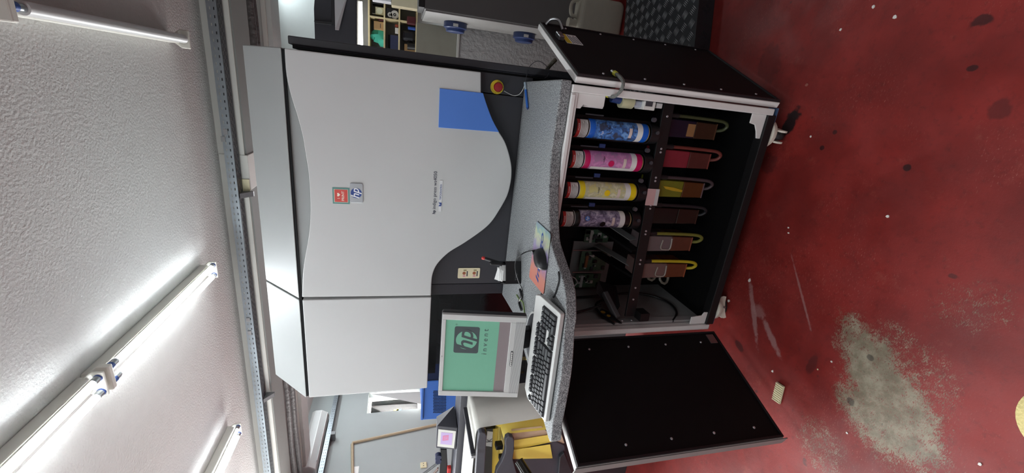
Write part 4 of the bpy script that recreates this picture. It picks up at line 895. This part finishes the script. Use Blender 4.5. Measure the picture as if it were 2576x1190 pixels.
# pen on its string
pe0, pe1 = P(1327.5, 276, Z=zd+.006), P(1320.5, 208, Z=zd+.006)
pen = thing('pen', 'blue ballpoint pen tied with a string on the desk', 'pen', (pe0+pe1)/2-Vector((0, 0, .006)))
dd = (pe1-pe0)
MB().tube([pe0+dd*.06, pe0+dd*.72], .0058, 12).build('barrel', pm('pen_blue', (50, 110, 200), .25), pen, smooth=True)
MB().tube([pe0, pe0+dd*.06], .0012, 12, r_end=.0058).build('tip', pm('pen_tip', (30, 60, 120), .3), pen, smooth=True)
MB().tube([pe0+dd*.72, pe0+dd], .0056, 12).build('clear_end', pm('pen_clear', (170, 190, 205), .2), pen, smooth=True)
MB().tube(spline([pe0+dd*.98, P(1315, 226, Y=1.96), P(1305, 238, Y=1.97), P(1290, 240, Y=1.975), P(1268, 229, Y=1.965)]), .0016, 6).build('string', pm('string', (190, 190, 186), .7), pen, smooth=True)
MB().tube(spline([pe0+dd, P(1325, 190, Y=1.96), P(1332, 168, Y=2.0), P(1350, 154, Y=2.0), P(1368, 160, Y=2.0), P(1380, 175, Y=2.0), P(1378, 190, Y=1.97), P(1370, 197, Y=1.95)]), .0014, 6).build('string', dark_grey, pen, smooth=True)
# ---------------------------------------------------------------- web unit to the left of the press
slate = pm('slate_paint', (72, 72, 80), .5, var=.06); slate_d = pm('slate_dark', (48, 48, 54), .5, var=.08)
web = thing('web_unwinder', 'slate grey paper web unit with guide rollers left of the press', 'web unit', (-2.1, 2.0, 0))
YA = 1.60
roll_m = pm('roller_black', (30, 28, 24), .18, .3)
def aw(pts, Y, th, name, mat, bevel=.004, par=None):
    f = [P(x, y, Y=Y) for x, y in pts]; return MB().hexa(f, [p+Vector((0, th, 0)) for p in f]).build(name, mat, par or web, bevel=bevel)
aw([(1204, 1097), (1206, 1090), (1213, 1087), (1221, 1090), (1224, 1097), (1223, 1120), (1219, 1192), (1216, 1260), (1193, 1260), (1196, 1192), (1201, 1120)], YA, .03, 'upper_arm', slate)
aw([(1271, 1112), (1273, 1103), (1281, 1098), (1290, 1101), (1294, 1110), (1293, 1135), (1290, 1155), (1300, 1190), (1320, 1260), (1235, 1260), (1249, 1184), (1262, 1162), (1270, 1142), (1272, 1125)], YA, .03, 'lower_arm', slate)
aw([(1291, 1150), (1330, 1138), (1396, 1110), (1420, 1120), (1450, 1260), (1290, 1260)], YA+.05, .04, 'side_plate', slate)
aw([(1408, 1150), (1420, 1140), (1470, 1260), (1400, 1260)], YA+.03, .02, 'side_plate', slate_d)
r1 = P(1212, 1093, Y=YA+.03); r2_ = P(1281, 1106, Y=YA+.03); r3 = P(1305, 1160, Y=YA-.02)
def roller(c, r, y0, y1, name='roller'):
    o = MB().tube([(c.x, y0, c.z), (c.x, y1, c.z)], r, 24).build(name, roll_m, web, smooth=True)
    MB().tube([(c.x, y0+.012, c.z), (c.x, y0+.025, c.z)], r*1.01, 24).build('roller_ring', steel, o, smooth=True); return o
roller(r1, .026, YA+.03, 2.35); roller(r2_, .026, YA+.03, 2.35)
ro = MB().tube([r3, r3+Vector((-.10, -.25, -.12))], .026, 20).build('roller', roll_m, web, smooth=True)
# paper web: over the upper roller and down
webp = pm('web_paper', (208, 206, 198), .5, var=.02); yel = pm('liner_yellow', (255, 226, 104), .5, var=.05, scale=6); beige = pm('liner_beige', (214, 188, 160), .5, var=.03)
rw = .027
def strip(path, ya, yb, mat, name, ya2=None):
    m = MB(); n = len(path); ya2 = ya if ya2 is None else ya2
    for i, (x, z) in enumerate(path):
        y_ = ya+(ya2-ya)*i/(n-1); m.v += [Vector((x, y_, z)), Vector((x, yb, z))]
    for i in range(n-1): m.f.append((2*i, 2*i+1, 2*i+3, 2*i+2))
    o = m.build(name, mat, web, smooth=True); s = o.modifiers.new('thick', 'SOLIDIFY'); s.thickness = .0008; return o
near = YA+.05
path = [(-2.9, r1.z+rw)]+[(r1.x+rw*math.cos(a), r1.z+rw*math.sin(a)) for a in [R(90-i*10) for i in range(9)]]+[(P(1260, 1072, Y=near).x+.012, P(1260, 1072, Y=near).z), (P(1352, 1060, Y=near).x+.02, P(1352, 1060, Y=near).z), (P(1352, 1060, Y=near).x+.03, .6)]
yfar = P(1166, 1120, Z=r1.z+rw).y
strip(path, near, yfar, webp, 'paper_web')
p2 = [(r2_.x+rw*math.cos(a), r2_.z+rw*math.sin(a)) for a in [R(200-i*14) for i in range(15)]]
strip([(-2.5, r2_.z-.16), (-2.1, r2_.z-.02)]+p2+[(r2_.x+.022, .55)], near-.005, 2.3, yel, 'yellow_liner')
aw([(1240, 1068), (1352, 1057), (1362, 1072), (1283, 1082), (1262, 1076)], YA+.12, .001, 'yellow_liner', yel, 0)
aw([(1286, 1080), (1362, 1072), (1383, 1094), (1292, 1108)], YA+.06, .001, 'beige_liner', beige, 0)
aw([(1292, 1108), (1382, 1094), (1388, 1112), (1294, 1132)], YA+.05, .001, 'yellow_liner', yel, 0)
aw([(1292, 1132), (1384, 1118), (1390, 1153), (1289, 1155)], YA+.04, .001, 'yellow_liner', yel, 0)
aw([(1395, 1096), (1412, 1092), (1420, 1115), (1386, 1120)], YA+.06, .001, 'yellow_liner', beige, 0)
aw([(1226, 1085), (1240, 1087), (1237, 1124), (1222, 1122)], YA+.12, .002, 'marked_card', paper_w, 0)
lettering('lettering', 'K', dark_grey, web, Matrix.Translation(P(1231, 1108, Y=YA+.118)) @ FRONT, height=.03)
aw([(1238, 1080), (1262, 1076), (1300, 1260), (1222, 1260)], YA+.30, .002, 'yellow_liner', yel, 0)
aw([(1222, 1080), (1240, 1078), (1236, 1260), (1216, 1260)], YA+.26, .01, 'inner_plate', slate_d, 0)
MB().obox(Matrix.Translation(P(1255, 1120, Y=YA+.1)), .03, .04, .04).build('clamp_block', black_plastic, web, bevel=.004)
MB().obox(Matrix.Translation(P(1262, 1152, Y=YA+.1)), .03, .04, .03).build('clamp_block', black_plastic, web, bevel=.004)
# bar across the paper
b0, b1 = P(1170, 1027, Z=r1.z+.05), P(1190, 1145, Z=r1.z+.05)
d = b1-b0; T = Matrix.Translation((b0+b1)/2) @ d.to_track_quat('X', 'Z').to_matrix().to_4x4()
br = MB().obox(T, d.length, .02, .022).build('cross_bar', slate_d, web, bevel=.003)
MB().obox(T @ Matrix.Translation((d.length/2+.006, 0, 0)), .012, .021, .023).build('bar_end', steel, br, bevel=.002)
# long profile behind the paper with the panel box
yb2 = yfar+.02; zt2 = P(1152, 1090, Y=yb2+.02).z
MB().box(-3.2, -1.64, yb2+.02, yb2+.2, zt2-.16, zt2).build('rear_beam', slate, web, bevel=.004)
MB().box(-3.2, -1.64, yb2, yb2+.02, zt2-.20, zt2-.045).build('rear_ledge', grey_panel, web, bevel=.004)
MB().box(-3.2, -1.68, yb2, yb2+.24, .0, zt2-.2).build('web_cabinet', slate_d, web, bevel=.004)
pf = [P(x, y, Y=yb2+.03) for x, y in ((1099, 1071), (1151, 1077), (1147, 1131), (1096, 1127))]; pk = [P(x, y, Y=2.22) for x, y in ((1098, 1046), (1140, 1019), (1150, 1077), (1096, 1110))]
box_ = thing('control_panel', 'slate panel box with a small lilac touch screen above the paper web', 'control panel', ((pf[0].x+pf[2].x)/2, 2.15, pf[2].z))
MB().add(pf+[P(1098, 1048, Y=yb2+.2), P(1143, 1020, Y=yb2+.2), P(1143, 1120, Y=yb2+.23), P(1097, 1120, Y=yb2+.23)], [(0, 1, 2, 3), (0, 4, 5, 1), (4, 7, 6, 5), (0, 3, 7, 4), (1, 5, 6, 2), (3, 2, 6, 7)]).build('panel_housing', slate, box_, bevel=.004)
def inset(pts, Y, name, mat, th=.003): 
    f = [P(x, y, Y=Y) for x, y in pts]; return MB().hexa(f, [p+Vector((0, th, 0)) for p in f]).build(name, mat, box_)
inset([(1103, 1080), (1147, 1085), (1142, 1128), (1100, 1123)], yb2+0.0270, 'screen_frame', white_plastic)
inset([(1110, 1088), (1139, 1091), (1136, 1120), (1108, 1117)], yb2+0.0250, 'touch_screen', glow('touch_lilac', (170, 152, 190), .22))
c_ = P(1121, 1102, Y=yb2+0.0235)
MB().box(c_.x-.02, c_.x+.02, yb2+0.0235, yb2+0.0245, c_.z-.018, c_.z+.018).build('screen_icon', glow('touch_pink', (186, 120, 150), .2), box_)
lettering('screen_letter', 'U', glow('touch_lilac', (170, 152, 190), .22), box_, Matrix.Translation((c_.x, yb2+0.0232, c_.z)) @ FRONT, height=.022)
# dark arm below the panel
dk = thing('machine_arm', 'black folded machine arm with a red knob below the touch panel', 'machine arm', P(1115, 1165, Y=2.1))
f = [P(x, y, Y=2.1) for x, y in ((1108, 1131), (1124, 1131), (1130, 1260), (1101, 1260))]; MB().hexa(f, [p+Vector((0, .06, 0)) for p in f]).build('arm_body', black_plastic, dk, bevel=.004)
c_ = P(1130, 1184, Y=2.08); MB().box(c_.x-.03, c_.x+.03, 2.07, 2.1, c_.z-.012, c_.z+.012).build('red_knob', red_m, dk, bevel=.004)
for py in (1143, 1153):
    c_ = P(1102, py, Y=2.1); MB().lathe([(0, 0), (.02, 0), (.02, .03), (0, .03)], Matrix.Translation(c_) @ FRONT, 14).build('arm_knob', pm('dark_blue_knob', (34, 40, 70), .5), dk, smooth=True)
# blue box with perforated vent
YBX = 3.1
bb = thing('blue_machine', 'blue sheet metal cabinet with a slotted vent behind the monitor', 'machine', P(1110, 1020, Y=YBX))
f = [P(x, y, Y=YBX) for x, y in ((1063, 960), (1061, 1057), (1160, 1050), (1160, 955))]
MB().hexa(f, [p+Vector((0, .4, 0)) for p in f]).build('blue_case', pm('machine_blue', (38, 84, 156), .45), bb, bevel=.006)
f2 = [P(x, y, Y=YBX-.012) for x, y in ((1061, 955), (1058, 1057), (1064, 1057), (1067, 955))]; MB().hexa(f2, [p+Vector((0, .012, 0)) for p in f2]).build('case_lip', pm('machine_blue', (38, 84, 156), .45), bb, bevel=.003)
MB().box(f[0].x-.25, f[0].x-.02, YBX+.02, YBX+.38, 0, f[2].z).build('case_base', slate_d, bb, bevel=.006)
m = MB()
for i in range(16):
    for j in range(9):
        c_ = P(1092+3.6*j-(.9 if i % 2 else 0), 984+3.6*i, Y=YBX-.001); m.box(c_.x-.004, c_.x+.004, YBX-.002, YBX+.001, c_.z-.0052, c_.z+.0052)
m.build('vent_slots', black_deep, bb)['kind'] = 'stuff'
# ---------------------------------------------------------------- left wall: air conditioner, conduit, socket
ac = thing('air_conditioner', 'white split air conditioner high on the grey wall over the cable tray', 'air conditioner', (XL+.1, 5.35, 2.66))
acz0, acz1 = wloc(tr2).z+.085, P(792, 1090, X=XL+.2).z+.12
acw = pm('ac_white', (196, 200, 200), .25, var=.02)
prof = [(XL, acz0+.04), (XL, acz1), (XL+.17, acz1), (XL+.2, acz1-.05), (XL+.2, acz0+.10), (XL+.15, acz0+.02), (XL+.08, acz0)]
ya0, ya1 = P(800, 1135, X=XL+.2).y-.25, P(815, 1030, X=XL+.2).y
MB().hexa([(x, ya0, z) for x, z in prof], [(x, ya1, z) for x, z in prof]).build('ac_case', acw, ac, bevel=.012, seg=3)
MB().box(XL+.12, XL+.178, ya0+.12, ya1-.04, acz0+.012, acz0+.022).build('air_flap', light_grey, ac, bevel=.003)
MB().box(XL+.2, XL+.203, ya0+.18, ya1-.03, acz0+.12, acz1-.07).build('front_panel', acw, ac, bevel=.0015)
pipe_m = pm('conduit_tan', (170, 152, 124), .45, var=.12)
tag(MB().tube([P(1100, 1068, X=XL+.02), P(896, 1112, X=XL+.02), P(888, 1113.5, X=XL+.02), P(886, 1118, X=XL+.02), P(888, 1260, X=XL+.02)], .02, 10).build('conduit', pipe_m, smooth=True), 'tan conduit pipe with an elbow fixed on the grey wall', 'pipe')
q = P(1068, 1171, X=XL); so = tag(MB().box(XL, XL+.02, q.y-.045, q.y+.045, q.z-.03, q.z+.06).build('wall_socket', cream, bevel=.006), 'cream wall socket low on the grey wall', 'socket')
for s in (-.018, .018): MB().lathe([(0, 0), (.006, 0), (.006, .003), (0, .003)], Matrix.Translation((XL+.02, q.y+s, q.z+.015)) @ Matrix.Rotation(math.pi/2, 4, 'Y'), 10).build('socket_hole', black_plastic, so)
q = P(893, 1182, X=XL); tag(MB().box(XL, XL+.004, q.y-.06, q.y+.05, q.z-.05, q.z+.05).build('wall_note', paper_w), 'small white note under the conduit on the grey wall', 'note')
tag(MB().tube([P(1055, 1200, Y=2.7), P(1100, 1166, Y=2.65), P(1112, 1158, Y=2.63)], .011, 10).build('stick', black_plastic, smooth=True), 'black stick with a white print leaning beside the machine arm', 'stick')
tag(MB().tube([P(1085, 1200, Y=2.5), P(1103, 1178, Y=2.48)], .01, 10).build('stick', pm('stick_brown', (90, 66, 58), .5), smooth=True), 'short brown stick leaning under the black one', 'stick')
# ---------------------------------------------------------------- right background: shelf hutch on the partition
YS = 4.98
birch = pm('birch_edge', (214, 200, 158), .55, var=.06); shade_grey = pm('shelf_back', (150, 152, 156), .7)
hx0 = P(945, 175, Y=YS).x; hx1 = P(945, -40, Y=YS).x
zz = [P(x, 60, Y=YS).z for x in (928, 967, 1004.5, 1048)]
ztop = P(905, 60, Y=YS).z
sh = thing('shelf_hutch', 'pale wooden pigeonhole shelf crowded with small things behind the press', 'shelf', ((hx0+hx1)/2, 5.1, zz[3]))
for z in zz: MB().box(hx0, hx1, YS, YP-.05, z-.008, z+.008).build('shelf_board', birch, sh, bevel=.001)
MB().box(hx0, hx1, YS+.03, YP-.05, ztop+.03, ztop+.05).build('shelf_board', light_grey, sh, bevel=.001)
MB().box(hx0, hx1, YP-.05, YP-.042, zz[3]-.008, ztop+.03).build('shelf_back', shade_grey, sh)
dxp = P(960, 45, Y=YS).x
MB().box(dxp-.007, dxp+.007, YS+.001, YP-.05, zz[3], zz[0]).build('divider', birch, sh)
for x in (hx0-.008, hx1+.008): MB().box(x-.008, x+.008, YS, YP-.05, zz[3]-.008, ztop+.05).build('side_board', birch, sh)
# lit strip under the shelf head
l0 = P(908, 112, Y=YS); l1 = P(903, 4, Y=YS)
ls = thing('strip_light', 'bright white strip light along the top of the pigeonhole shelf', 'lamp', (l0+l1)/2)
MB().box(l0.x-.1, l1.x, YS-.012, YS+.02, l0.z-.0, l0.z+.032).build('strip_housing', light_grey, ls)
MB().tube([(l0.x-.1, YS-.016, l0.z-.01), (l1.x, YS-.016, l0.z-.008)], .012, 10).build('strip_tube', pm('strip_lit', (255, 255, 250), .3, emit=5.0, var=0), ls, smooth=True)
def cell(row, a, b, depth, hfrac, name, label, mat, cat, bevel=.004, fr=.03, z0=None, group='things in the pigeonholes'):
    zb = zz[row+1]+.008; zt = zb+(zz[row]-zz[row+1]-.016)*hfrac
    xa, xb = P(960, a, Y=YS+fr).x, P(960, b, Y=YS+fr).x
    o = MB().box(min(xa, xb), max(xa, xb), YS+fr, YS+fr+depth, zb, zt).build(name, mat, bevel=bevel)
    return tag(o, label, cat, group), (min(xa, xb), max(xa, xb), YS+fr, zb, zt)
kraft = pm('kraft', (182, 146, 100), .7, var=.06)
o, bb_ = cell(0, 55, 76, .12, .72, 'cardboard_box', 'kraft cardboard box with small writing in the top left pigeonhole', kraft, 'box')
lettering('lettering', 'Canon', ink_dark, o, Matrix.Translation(((bb_[0]+bb_[1])/2, bb_[2]-.001, bb_[3]+.03)) @ FRONT, width=.05) if False else MB().box(bb_[0]+.02, bb_[1]-.02, bb_[2]-.001, bb_[2], bb_[3]+.03, bb_[3]+.036).build('print_line', ink_dark, o)
cell(0, 48, 53, .08, .4, 'camera', 'small dark red camera on the box in the top left pigeonhole', pm('dark_red', (70, 22, 34), .35), 'camera')
o, bb_ = cell(0, 19, 38, .1, .6, 'clock_box', 'cream square clock box in the top right pigeonhole', pm('cream_box', (206, 200, 162), .5), 'box')
MB().prism([((bb_[0]+bb_[1])/2+.03*math.cos(t*.524), (bb_[3]+bb_[4])/2+.03*math.sin(t*.524)) for t in range(12)], 'y', bb_[2]-.003, bb_[2]).build('clock_face', pm('pale_face', (226, 226, 196), .5), o)
for k, (a, b, mt) in enumerate(((8, 12, black_plastic), (36, 37.5, paper_w))):
    cell(0, a, b, .15, .85, 'folder', ['black folder upright in the top right pigeonhole', 'thin white folder upright in the top right pigeonhole'][k], mt, 'folder', fr=.05)
# teal cloth bundle
tc_ = P(957, 92, Y=YS+.03); zf = zz[1]+.008
mb = MB(); rr = random.Random(5)
for j in range(7):
    for i in range(10):
        a = 2*math.pi*i/10; ph = j/6*math.pi/2; r = .075*(1+.3*rr.uniform(-1, 1)); mb.v.append(Vector((tc_.x+r*math.cos(a)*math.cos(ph), YS+.1+r*.7*math.sin(a)*math.cos(ph), zf+.13*math.sin(ph)*(1+.15*rr.uniform(-1, 1)))))
for j in range(6):
    for i in range(10): mb.f.append((j*10+i, j*10+(i+1) % 10, (j+1)*10+(i+1) % 10, (j+1)*10+i))
mb.f.append(tuple(range(10))[::-1])
tag(mb.build('cloth', pm('teal_cloth', (74, 190, 164), .8), smooth=True), 'crumpled teal cloth in the top left pigeonhole', 'cloth', 'things in the pigeonholes')
o, bb_ = cell(1, 17, 46, .14, .96, 'loudspeaker', 'black loudspeaker with two white-ringed cones in the middle right pigeonhole', black_plastic, 'loudspeaker')
for px, r in ((981, .024), (993, .040)):
    c_ = P(px, 37, Y=YS+.029); Tq = Matrix.Translation((c_.x, YS+.03, c_.z)) @ FRONT
    MB().lathe([(r*.62, 0), (r, 0), (r, .004), (r*.62, .004)], Tq, 24).build('cone_ring', white_plastic, o, smooth=True)
    MB().lathe([(0, .002), (r*.25, .006), (r*.6, .001)], Tq, 24).build('cone', dark_grey, o, smooth=True)
cell(1, 84, 125, .16, .62, 'navy_case', 'navy blue case lying in the middle left pigeonhole', pm('navy', (48, 54, 84), .5), 'case')
cell(1, 84, 118, .1, .80, 'binder', 'black ring binder behind the navy case', black_plastic, 'binder', fr=.2)
cell(1, 55, 63, .06, .28, 'bottle_cap', 'red brown jar in the middle left pigeonhole', pm('jar_red', (146, 60, 40), .4), 'jar', bevel=.012)
cell(1, 64, 79, .05, .26, 'white_pack', 'white packet with a hole lying in the middle left pigeonhole', white_plastic, 'packet')
o, bb_ = cell(2, 66, 94, .2, .86, 'black_case', 'rounded black case in the bottom left pigeonhole', pm('case_black', (22, 22, 30), .35), 'case', bevel=.03)
cell(2, 102, 128, .1, .70, 'craft_box', 'kraft box behind a black mug in the bottom left pigeonhole', kraft, 'box', fr=.1)
c_ = P(1030, 116, Y=YS+.05); mg = tag(MB().lathe([(0, zz[3]+.008), (.035, zz[3]+.008), (.038, zz[3]+.09), (.034, zz[3]+.09), (.03, zz[3]+.03), (0, zz[3]+.03)], Matrix.Translation((c_.x, YS+.05, 0)), 18).build('mug', black_plastic, smooth=True), 'black mug at the front of the bottom left pigeonhole', 'mug', 'things in the pigeonholes')
MB().tube(spline([(c_.x+.036, YS+.05, zz[3]+.08), (c_.x+.06, YS+.05, zz[3]+.065), (c_.x+.058, YS+.05, zz[3]+.035), (c_.x+.036, YS+.05, zz[3]+.025)]), .005, 6).build('mug_handle', black_plastic, mg, smooth=True)
cell(2, 56, 64, .07, .5, 'blue_tin', 'blue tin with a red mark in the bottom pigeonhole', pm('tin_blue', (50, 90, 176), .4), 'tin', bevel=.008)
cell(2, 30, 42, .06, .55, 'glass_jar', 'pale green glass jar in the bottom right pigeonhole', pm('jar_green', (150, 178, 170), .2), 'jar', bevel=.012)
c_ = P(1042, 50, Y=YS-.02); tag(MB().box(c_.x-.05, c_.x+.03, YS-.03, YS+.03, zz[3]+.009, zz[3]+.10).build('tape_dispenser', pm('maroon', (78, 26, 34), .45), bevel=.012), 'maroon tape dispenser at the edge of the lowest shelf board', 'dispenser', 'things in the pigeonholes')
# parcels piled at the right
for k, (a, b, xa, xb, mt, lb_) in enumerate(((-30, 24, 985, 1052, pm('parcel_beige', (200, 192, 164), .7), 'beige parcel with torn edge in front of the shelf'), (-30, 6, 935, 984, pm('paper_stack', (206, 208, 216), .6, var=.1), 'white paper stack on top of the beige parcel'))):
    p_ = P(xa, a, Y=4.8); q_ = P(xb, b, Y=4.8)
    tag(MB().box(q_.x, p_.x, 4.8, 4.95, q_.z, p_.z).build('parcel', mt, bevel=.006), lb_, 'parcel')
# beige worn panel and its white ledge
a = P(1049, 40, Y=4.30); b = P(1145, 180, Y=4.30)
tag(MB().box(b.x, .52, 4.30, 4.33, b.z, a.z).build('worn_board', pm('worn_board', (146, 144, 132), .6, var=.15, scale=9), bevel=.003), 'worn beige board with scratches under the pigeonhole shelf', 'board')
struct(MB().box(b.x, .52, 4.262, 4.28, P(1156, 100, Y=4.27).z, b.z).build('trim_4', white_paint, bevel=.002))
# black extractor with a glossy white sloped panel
ex = thing('extractor_hood', 'black ducted extractor hood with a glossy white sloping plate', 'extractor hood', P(860, 60, Y=4.7))
f = [P(x, y, Y=4.7) for x, y in ((792, -30), (789, 22), (793, 130), (835, 140), (898, 150), (898, -30))]
MB().hexa(f, [p+Vector((0, .35, 0)) for p in f]).build('duct', pm('duct_black', (46, 46, 52), .45, var=.1), ex, bevel=.01)
f = [P(x, y, Y=4.66) for x, y in ((789, 52), (793, 58), (834, 63), (840, 56))]
MB().hexa(f, [p+Vector((0, .04, 0)) for p in f]).build('duct_band', black_plastic, ex, bevel=.003)
f = [P(x, y, Y=4.6) for x, y in ((832, -30), (834, 55), (842, 68), (842, -30))]; MB().hexa(f, [p+Vector((0, .1, 0)) for p in f]).build('duct_edge', black_plastic, ex, bevel=.003)
f = [P(841, -30, Y=4.55), P(843, 75, Y=4.55), P(852, 76, Y=4.62), P(879, -30, Y=4.66)]
MB().hexa(f, [p+Vector((0, .02, 0)) for p in f]).build('white_plate', pm('gloss_white', (206, 212, 216), .08, .2), ex, bevel=.002)
# ---------------------------------------------------------------- grey machine with blue knobs
xg = .523; yg0, yg1 = 3.6, 4.2
gz0, gz1 = P(1450, 60, Y=yg0).z, P(1068, 20, Y=yg0).z
gm = thing('grey_machine', 'tall grey machine cabinet with two blue round caps on its white side', 'machine', (1.0, 3.9, 0))
MB().box(xg+.012, 1.6, yg0, yg1, gz0, gz1).build('grey_case', pm('machine_grey', (104, 104, 104), .55, var=.04), gm, bevel=.006)
MB().box(xg, xg+.012, yg0+.01, yg1-.01, gz0, gz1-.01).build('white_side', pm('side_white', (150, 150, 148), .5), gm, bevel=.002)
MB().box(xg+.02, 1.6, yg0-.002, yg0+.3, gz1-.001, gz1+.045).build('top_edge', black_plastic, gm, bevel=.004)
MB().box(xg+.09, 1.55, yg0+.15, yg1, .0, gz0).build('machine_foot', black_deep, gm)
nav = pm('cap_navy', (44, 62, 108), .35)
for py, px in ((62, 1150), (88, 1332)):
    c_ = P(px, py, X=xg-.03); T = Matrix.Translation((xg, 3.98, c_.z)) @ Matrix.Rotation(-math.pi/2, 4, 'Y')
    kb_ = MB().lathe([(0, 0), (.098, 0), (.10, .004), (.10, .045), (.085, .052), (.078, .075), (.06, .08), (0, .08)], T, 28).build('blue_cap', nav, gm, smooth=True)
    MB().box(xg-.042, xg-.02, 3.875, 3.88, c_.z-.012, c_.z+.03).build('arrow_label', light_grey, kb_)
# jerrycan
jx, jy = .62, 3.34
jc = thing('jerrycan', 'cloudy white plastic jerrycan on the floor behind the right door', 'jerrycan', (jx, jy, 0))
jm = pm('jerry_plastic', (176, 172, 158), .5, var=.08)
MB().prism(rrect(jx-.13, jx+.13, .0, .36, .05), 'y', jy-.08, jy+.08).build('can_body', jm, jc, bevel=.03, seg=4)
MB().lathe([(.03, .35), (.03, .40), (.036, .402), (.036, .425), (0, .427)], Matrix.Translation((jx-.06, jy, 0)), 18).build('can_neck', jm, jc, smooth=True)
MB().tube(spline([(jx-.01, jy, .35), (jx+.0, jy, .405), (jx+.08, jy, .41), (jx+.11, jy, .34)]), .014, 8).build('can_handle', jm, jc, smooth=True)
cable('hose', 'black hose on the floor beside the jerrycan', [P(x, y, Z=.03) for x, y in ((1480, 30), (1505, 22), (1525, 5), (1545, -25))], .018, black_plastic, 'hose')
# diamond plate step
sx0, sy0, sy1, sz_ = .25, 2.2, 3.02, .105
stp = thing('tread_step', 'low dark step box of patterned tread plate', 'step', (.75, 2.6, 0))
trd = pm('tread_plate', (58, 60, 64), .35, .6, var=.2, scale=14)
ang_s = R(12); TS = Matrix.Translation((.36, 2.17, 0)) @ Matrix.Rotation(ang_s, 4, 'Z')
MB().box(-.2, .95, 0, .80, 0, sz_).build('step_box', trd, stp, T=TS, bevel=.003)
m = MB()
for i in range(16):
    for j in range(12):
        cx, cy = -.15+i*.068, .04+j*.066
        hor = (i+j) % 2
        for k in range(5):
            off = (k-2)*.0095; a = R(45 if hor else -45); L_ = .021
            ux, uy = math.cos(a), math.sin(a); px, py = cx-uy*off, cy+ux*off; w_ = .0022
            p4 = [(px-ux*L_, py-uy*L_), (px-uy*w_, py+ux*w_), (px+ux*L_, py+uy*L_), (px+uy*w_, py-ux*w_)]
            m.hexa([(x, y, sz_-.0005) for x, y in p4], [(cx+(x-cx)*.97, cy+(y-cy)*.97, sz_+.0025) for x, y in p4])
m.build('tread_bars', pm('tread_bright', (190, 192, 196), .3, .6), stp, T=TS)['kind'] = 'stuff'
m = MB()
for i in range(16):
    cx, cz = -.15+i*.068, .05
    for k in range(5):
        off = (k-2)*.0095; a = R(45 if i % 2 else -45); L_ = .021; ux, uz = math.cos(a), math.sin(a); px, pz = cx-uz*off, cz+ux*off; w_ = .002
        p4 = [(px-ux*L_, pz-uz*L_), (px-uz*w_, pz+ux*w_), (px+ux*L_, pz+uz*L_), (px+uz*w_, pz-ux*w_)]
        m.hexa([(x, .0005, z) for x, z in p4], [(x, -.0018, z) for x, z in p4])
m.build('front_bars', trd, stp, T=TS)['kind'] = 'stuff'

# ---------------------------------------------------------------- hose and blue fitting seen beside the right door
cable('hose', 'brownish hose behind the black edge of the press', [P(1398, 150, Y=2.35), P(1388, 160, Y=2.35), P(1378, 172, Y=2.4), P(1372, 190, Y=2.45)], .012, pm('hose_olive', (86, 80, 66), .5), 'hose')
# ---------------------------------------------------------------- loose things on the floor
fw = pm('floor_scrap', (226, 224, 218), .6)
a, b = P(1967, 966, Z=.0), P(1956, 1010, Z=0.); d = (b-a); T = Matrix.Translation((a+b)/2+Vector((0, 0, .007))) @ d.to_track_quat('X', 'Z').to_matrix().to_4x4()
cm = thing('terminal_strip', 'cream comb-like terminal strip lying on the red floor', 'terminal strip', (a+b)/2)
L_ = d.length
MB().obox(T, L_, .04, .008).build('strip_body', cream, cm, bevel=.002)
for k in range(9): MB().obox(T @ Matrix.Translation((-L_/2+L_*(k+.5)/9, 0, .005)), L_/9*.6, .038, .005).build('strip_tooth', cream, cm, bevel=.001)
rr = random.Random(11); n_ = 0
SCRAPS = (('round pale washer on the floor far right of the tread step', 2252, 43, 7), ('small pale ring on the floor nearest the tread step', 2116, 74, 5), ('pale round scrap in the middle of the dark red floor', 2234, 544, 6), ('pale speck beside the black ink puddle', 2040, 344, 4),
          ('pale lump beside the left caster', 1886, 705, 7), ('upper of two white specks in front of the cabinet bottom', 1984, 573, 4), ('lower of two white specks in front of the cabinet bottom', 1984, 586, 4), ('white speck nearest the bare concrete, beside a dark smear', 2093, 910, 4), ('tiny white speck between the terminal strip and the bare concrete', 2058, 929, 3),
          ('white scrap between the left door and the terminal strip', 1944, 934, 5), ('white speck at the lower end of the door shadow', 2132, 1089, 4), ('oval cream chip near the foam stool', 2466, 1168, 6), ('bluish white scrap touching the left caster', 1834, 757, 6), ('reddish paper scrap near the black ink puddle', 2030, 214, 6), ('white sliver on the floor at the far right edge', 2198, 17, 5))
for lab_, x, y, s in SCRAPS:
    p_ = P(x, y, Z=.0); r = s/1031*(p_-CAM).length*.6; n = 6
    pts = [(p_.x+r*rr.uniform(.6, 1.1)*math.cos(2*math.pi*i/n), p_.y+r*rr.uniform(.5, 1.)*math.sin(2*math.pi*i/n)) for i in range(n)]
    tag(MB().prism(pts, 'z', .0003, .003).build('scrap', pm('scrap_red', (150, 90, 80), .6) if 'reddish' in lab_ else (fw if s > 3 else cream)), lab_, 'scrap', 'scraps on the floor')
# rim of a round foam seat reaching in at the corner, with its black bracket
foam = pm('foam_yellow', (206, 190, 130), .85, var=.12, scale=40, bump=.4, bscale=160)
c_ = P(2700, 1085, Z=.46); e_ = P(2562, 1085, Z=.46); r = (c_-e_).length
stl = thing('round_stool', 'worn round stool with a yellow foam rim at the picture corner', 'stool', (c_.x, c_.y, 0))
MB().lathe([(0, .42), (r-.02, .42), (r, .44), (r, .455), (r-.02, .465), (0, .468)], Matrix.Translation((c_.x, c_.y, 0)), 40).build('foam_seat', foam, stl, smooth=True)
MB().lathe([(.02, .04), (.025, .42)], Matrix.Translation((c_.x, c_.y, 0)), 16).build('stool_post', black_metal, stl, smooth=True)
MB().lathe([(0, .0), (.14, 0), (.14, .015), (.03, .045), (0, .045)], Matrix.Translation((c_.x, c_.y, 0)), 32).build('stool_foot', black_metal, stl, smooth=True)
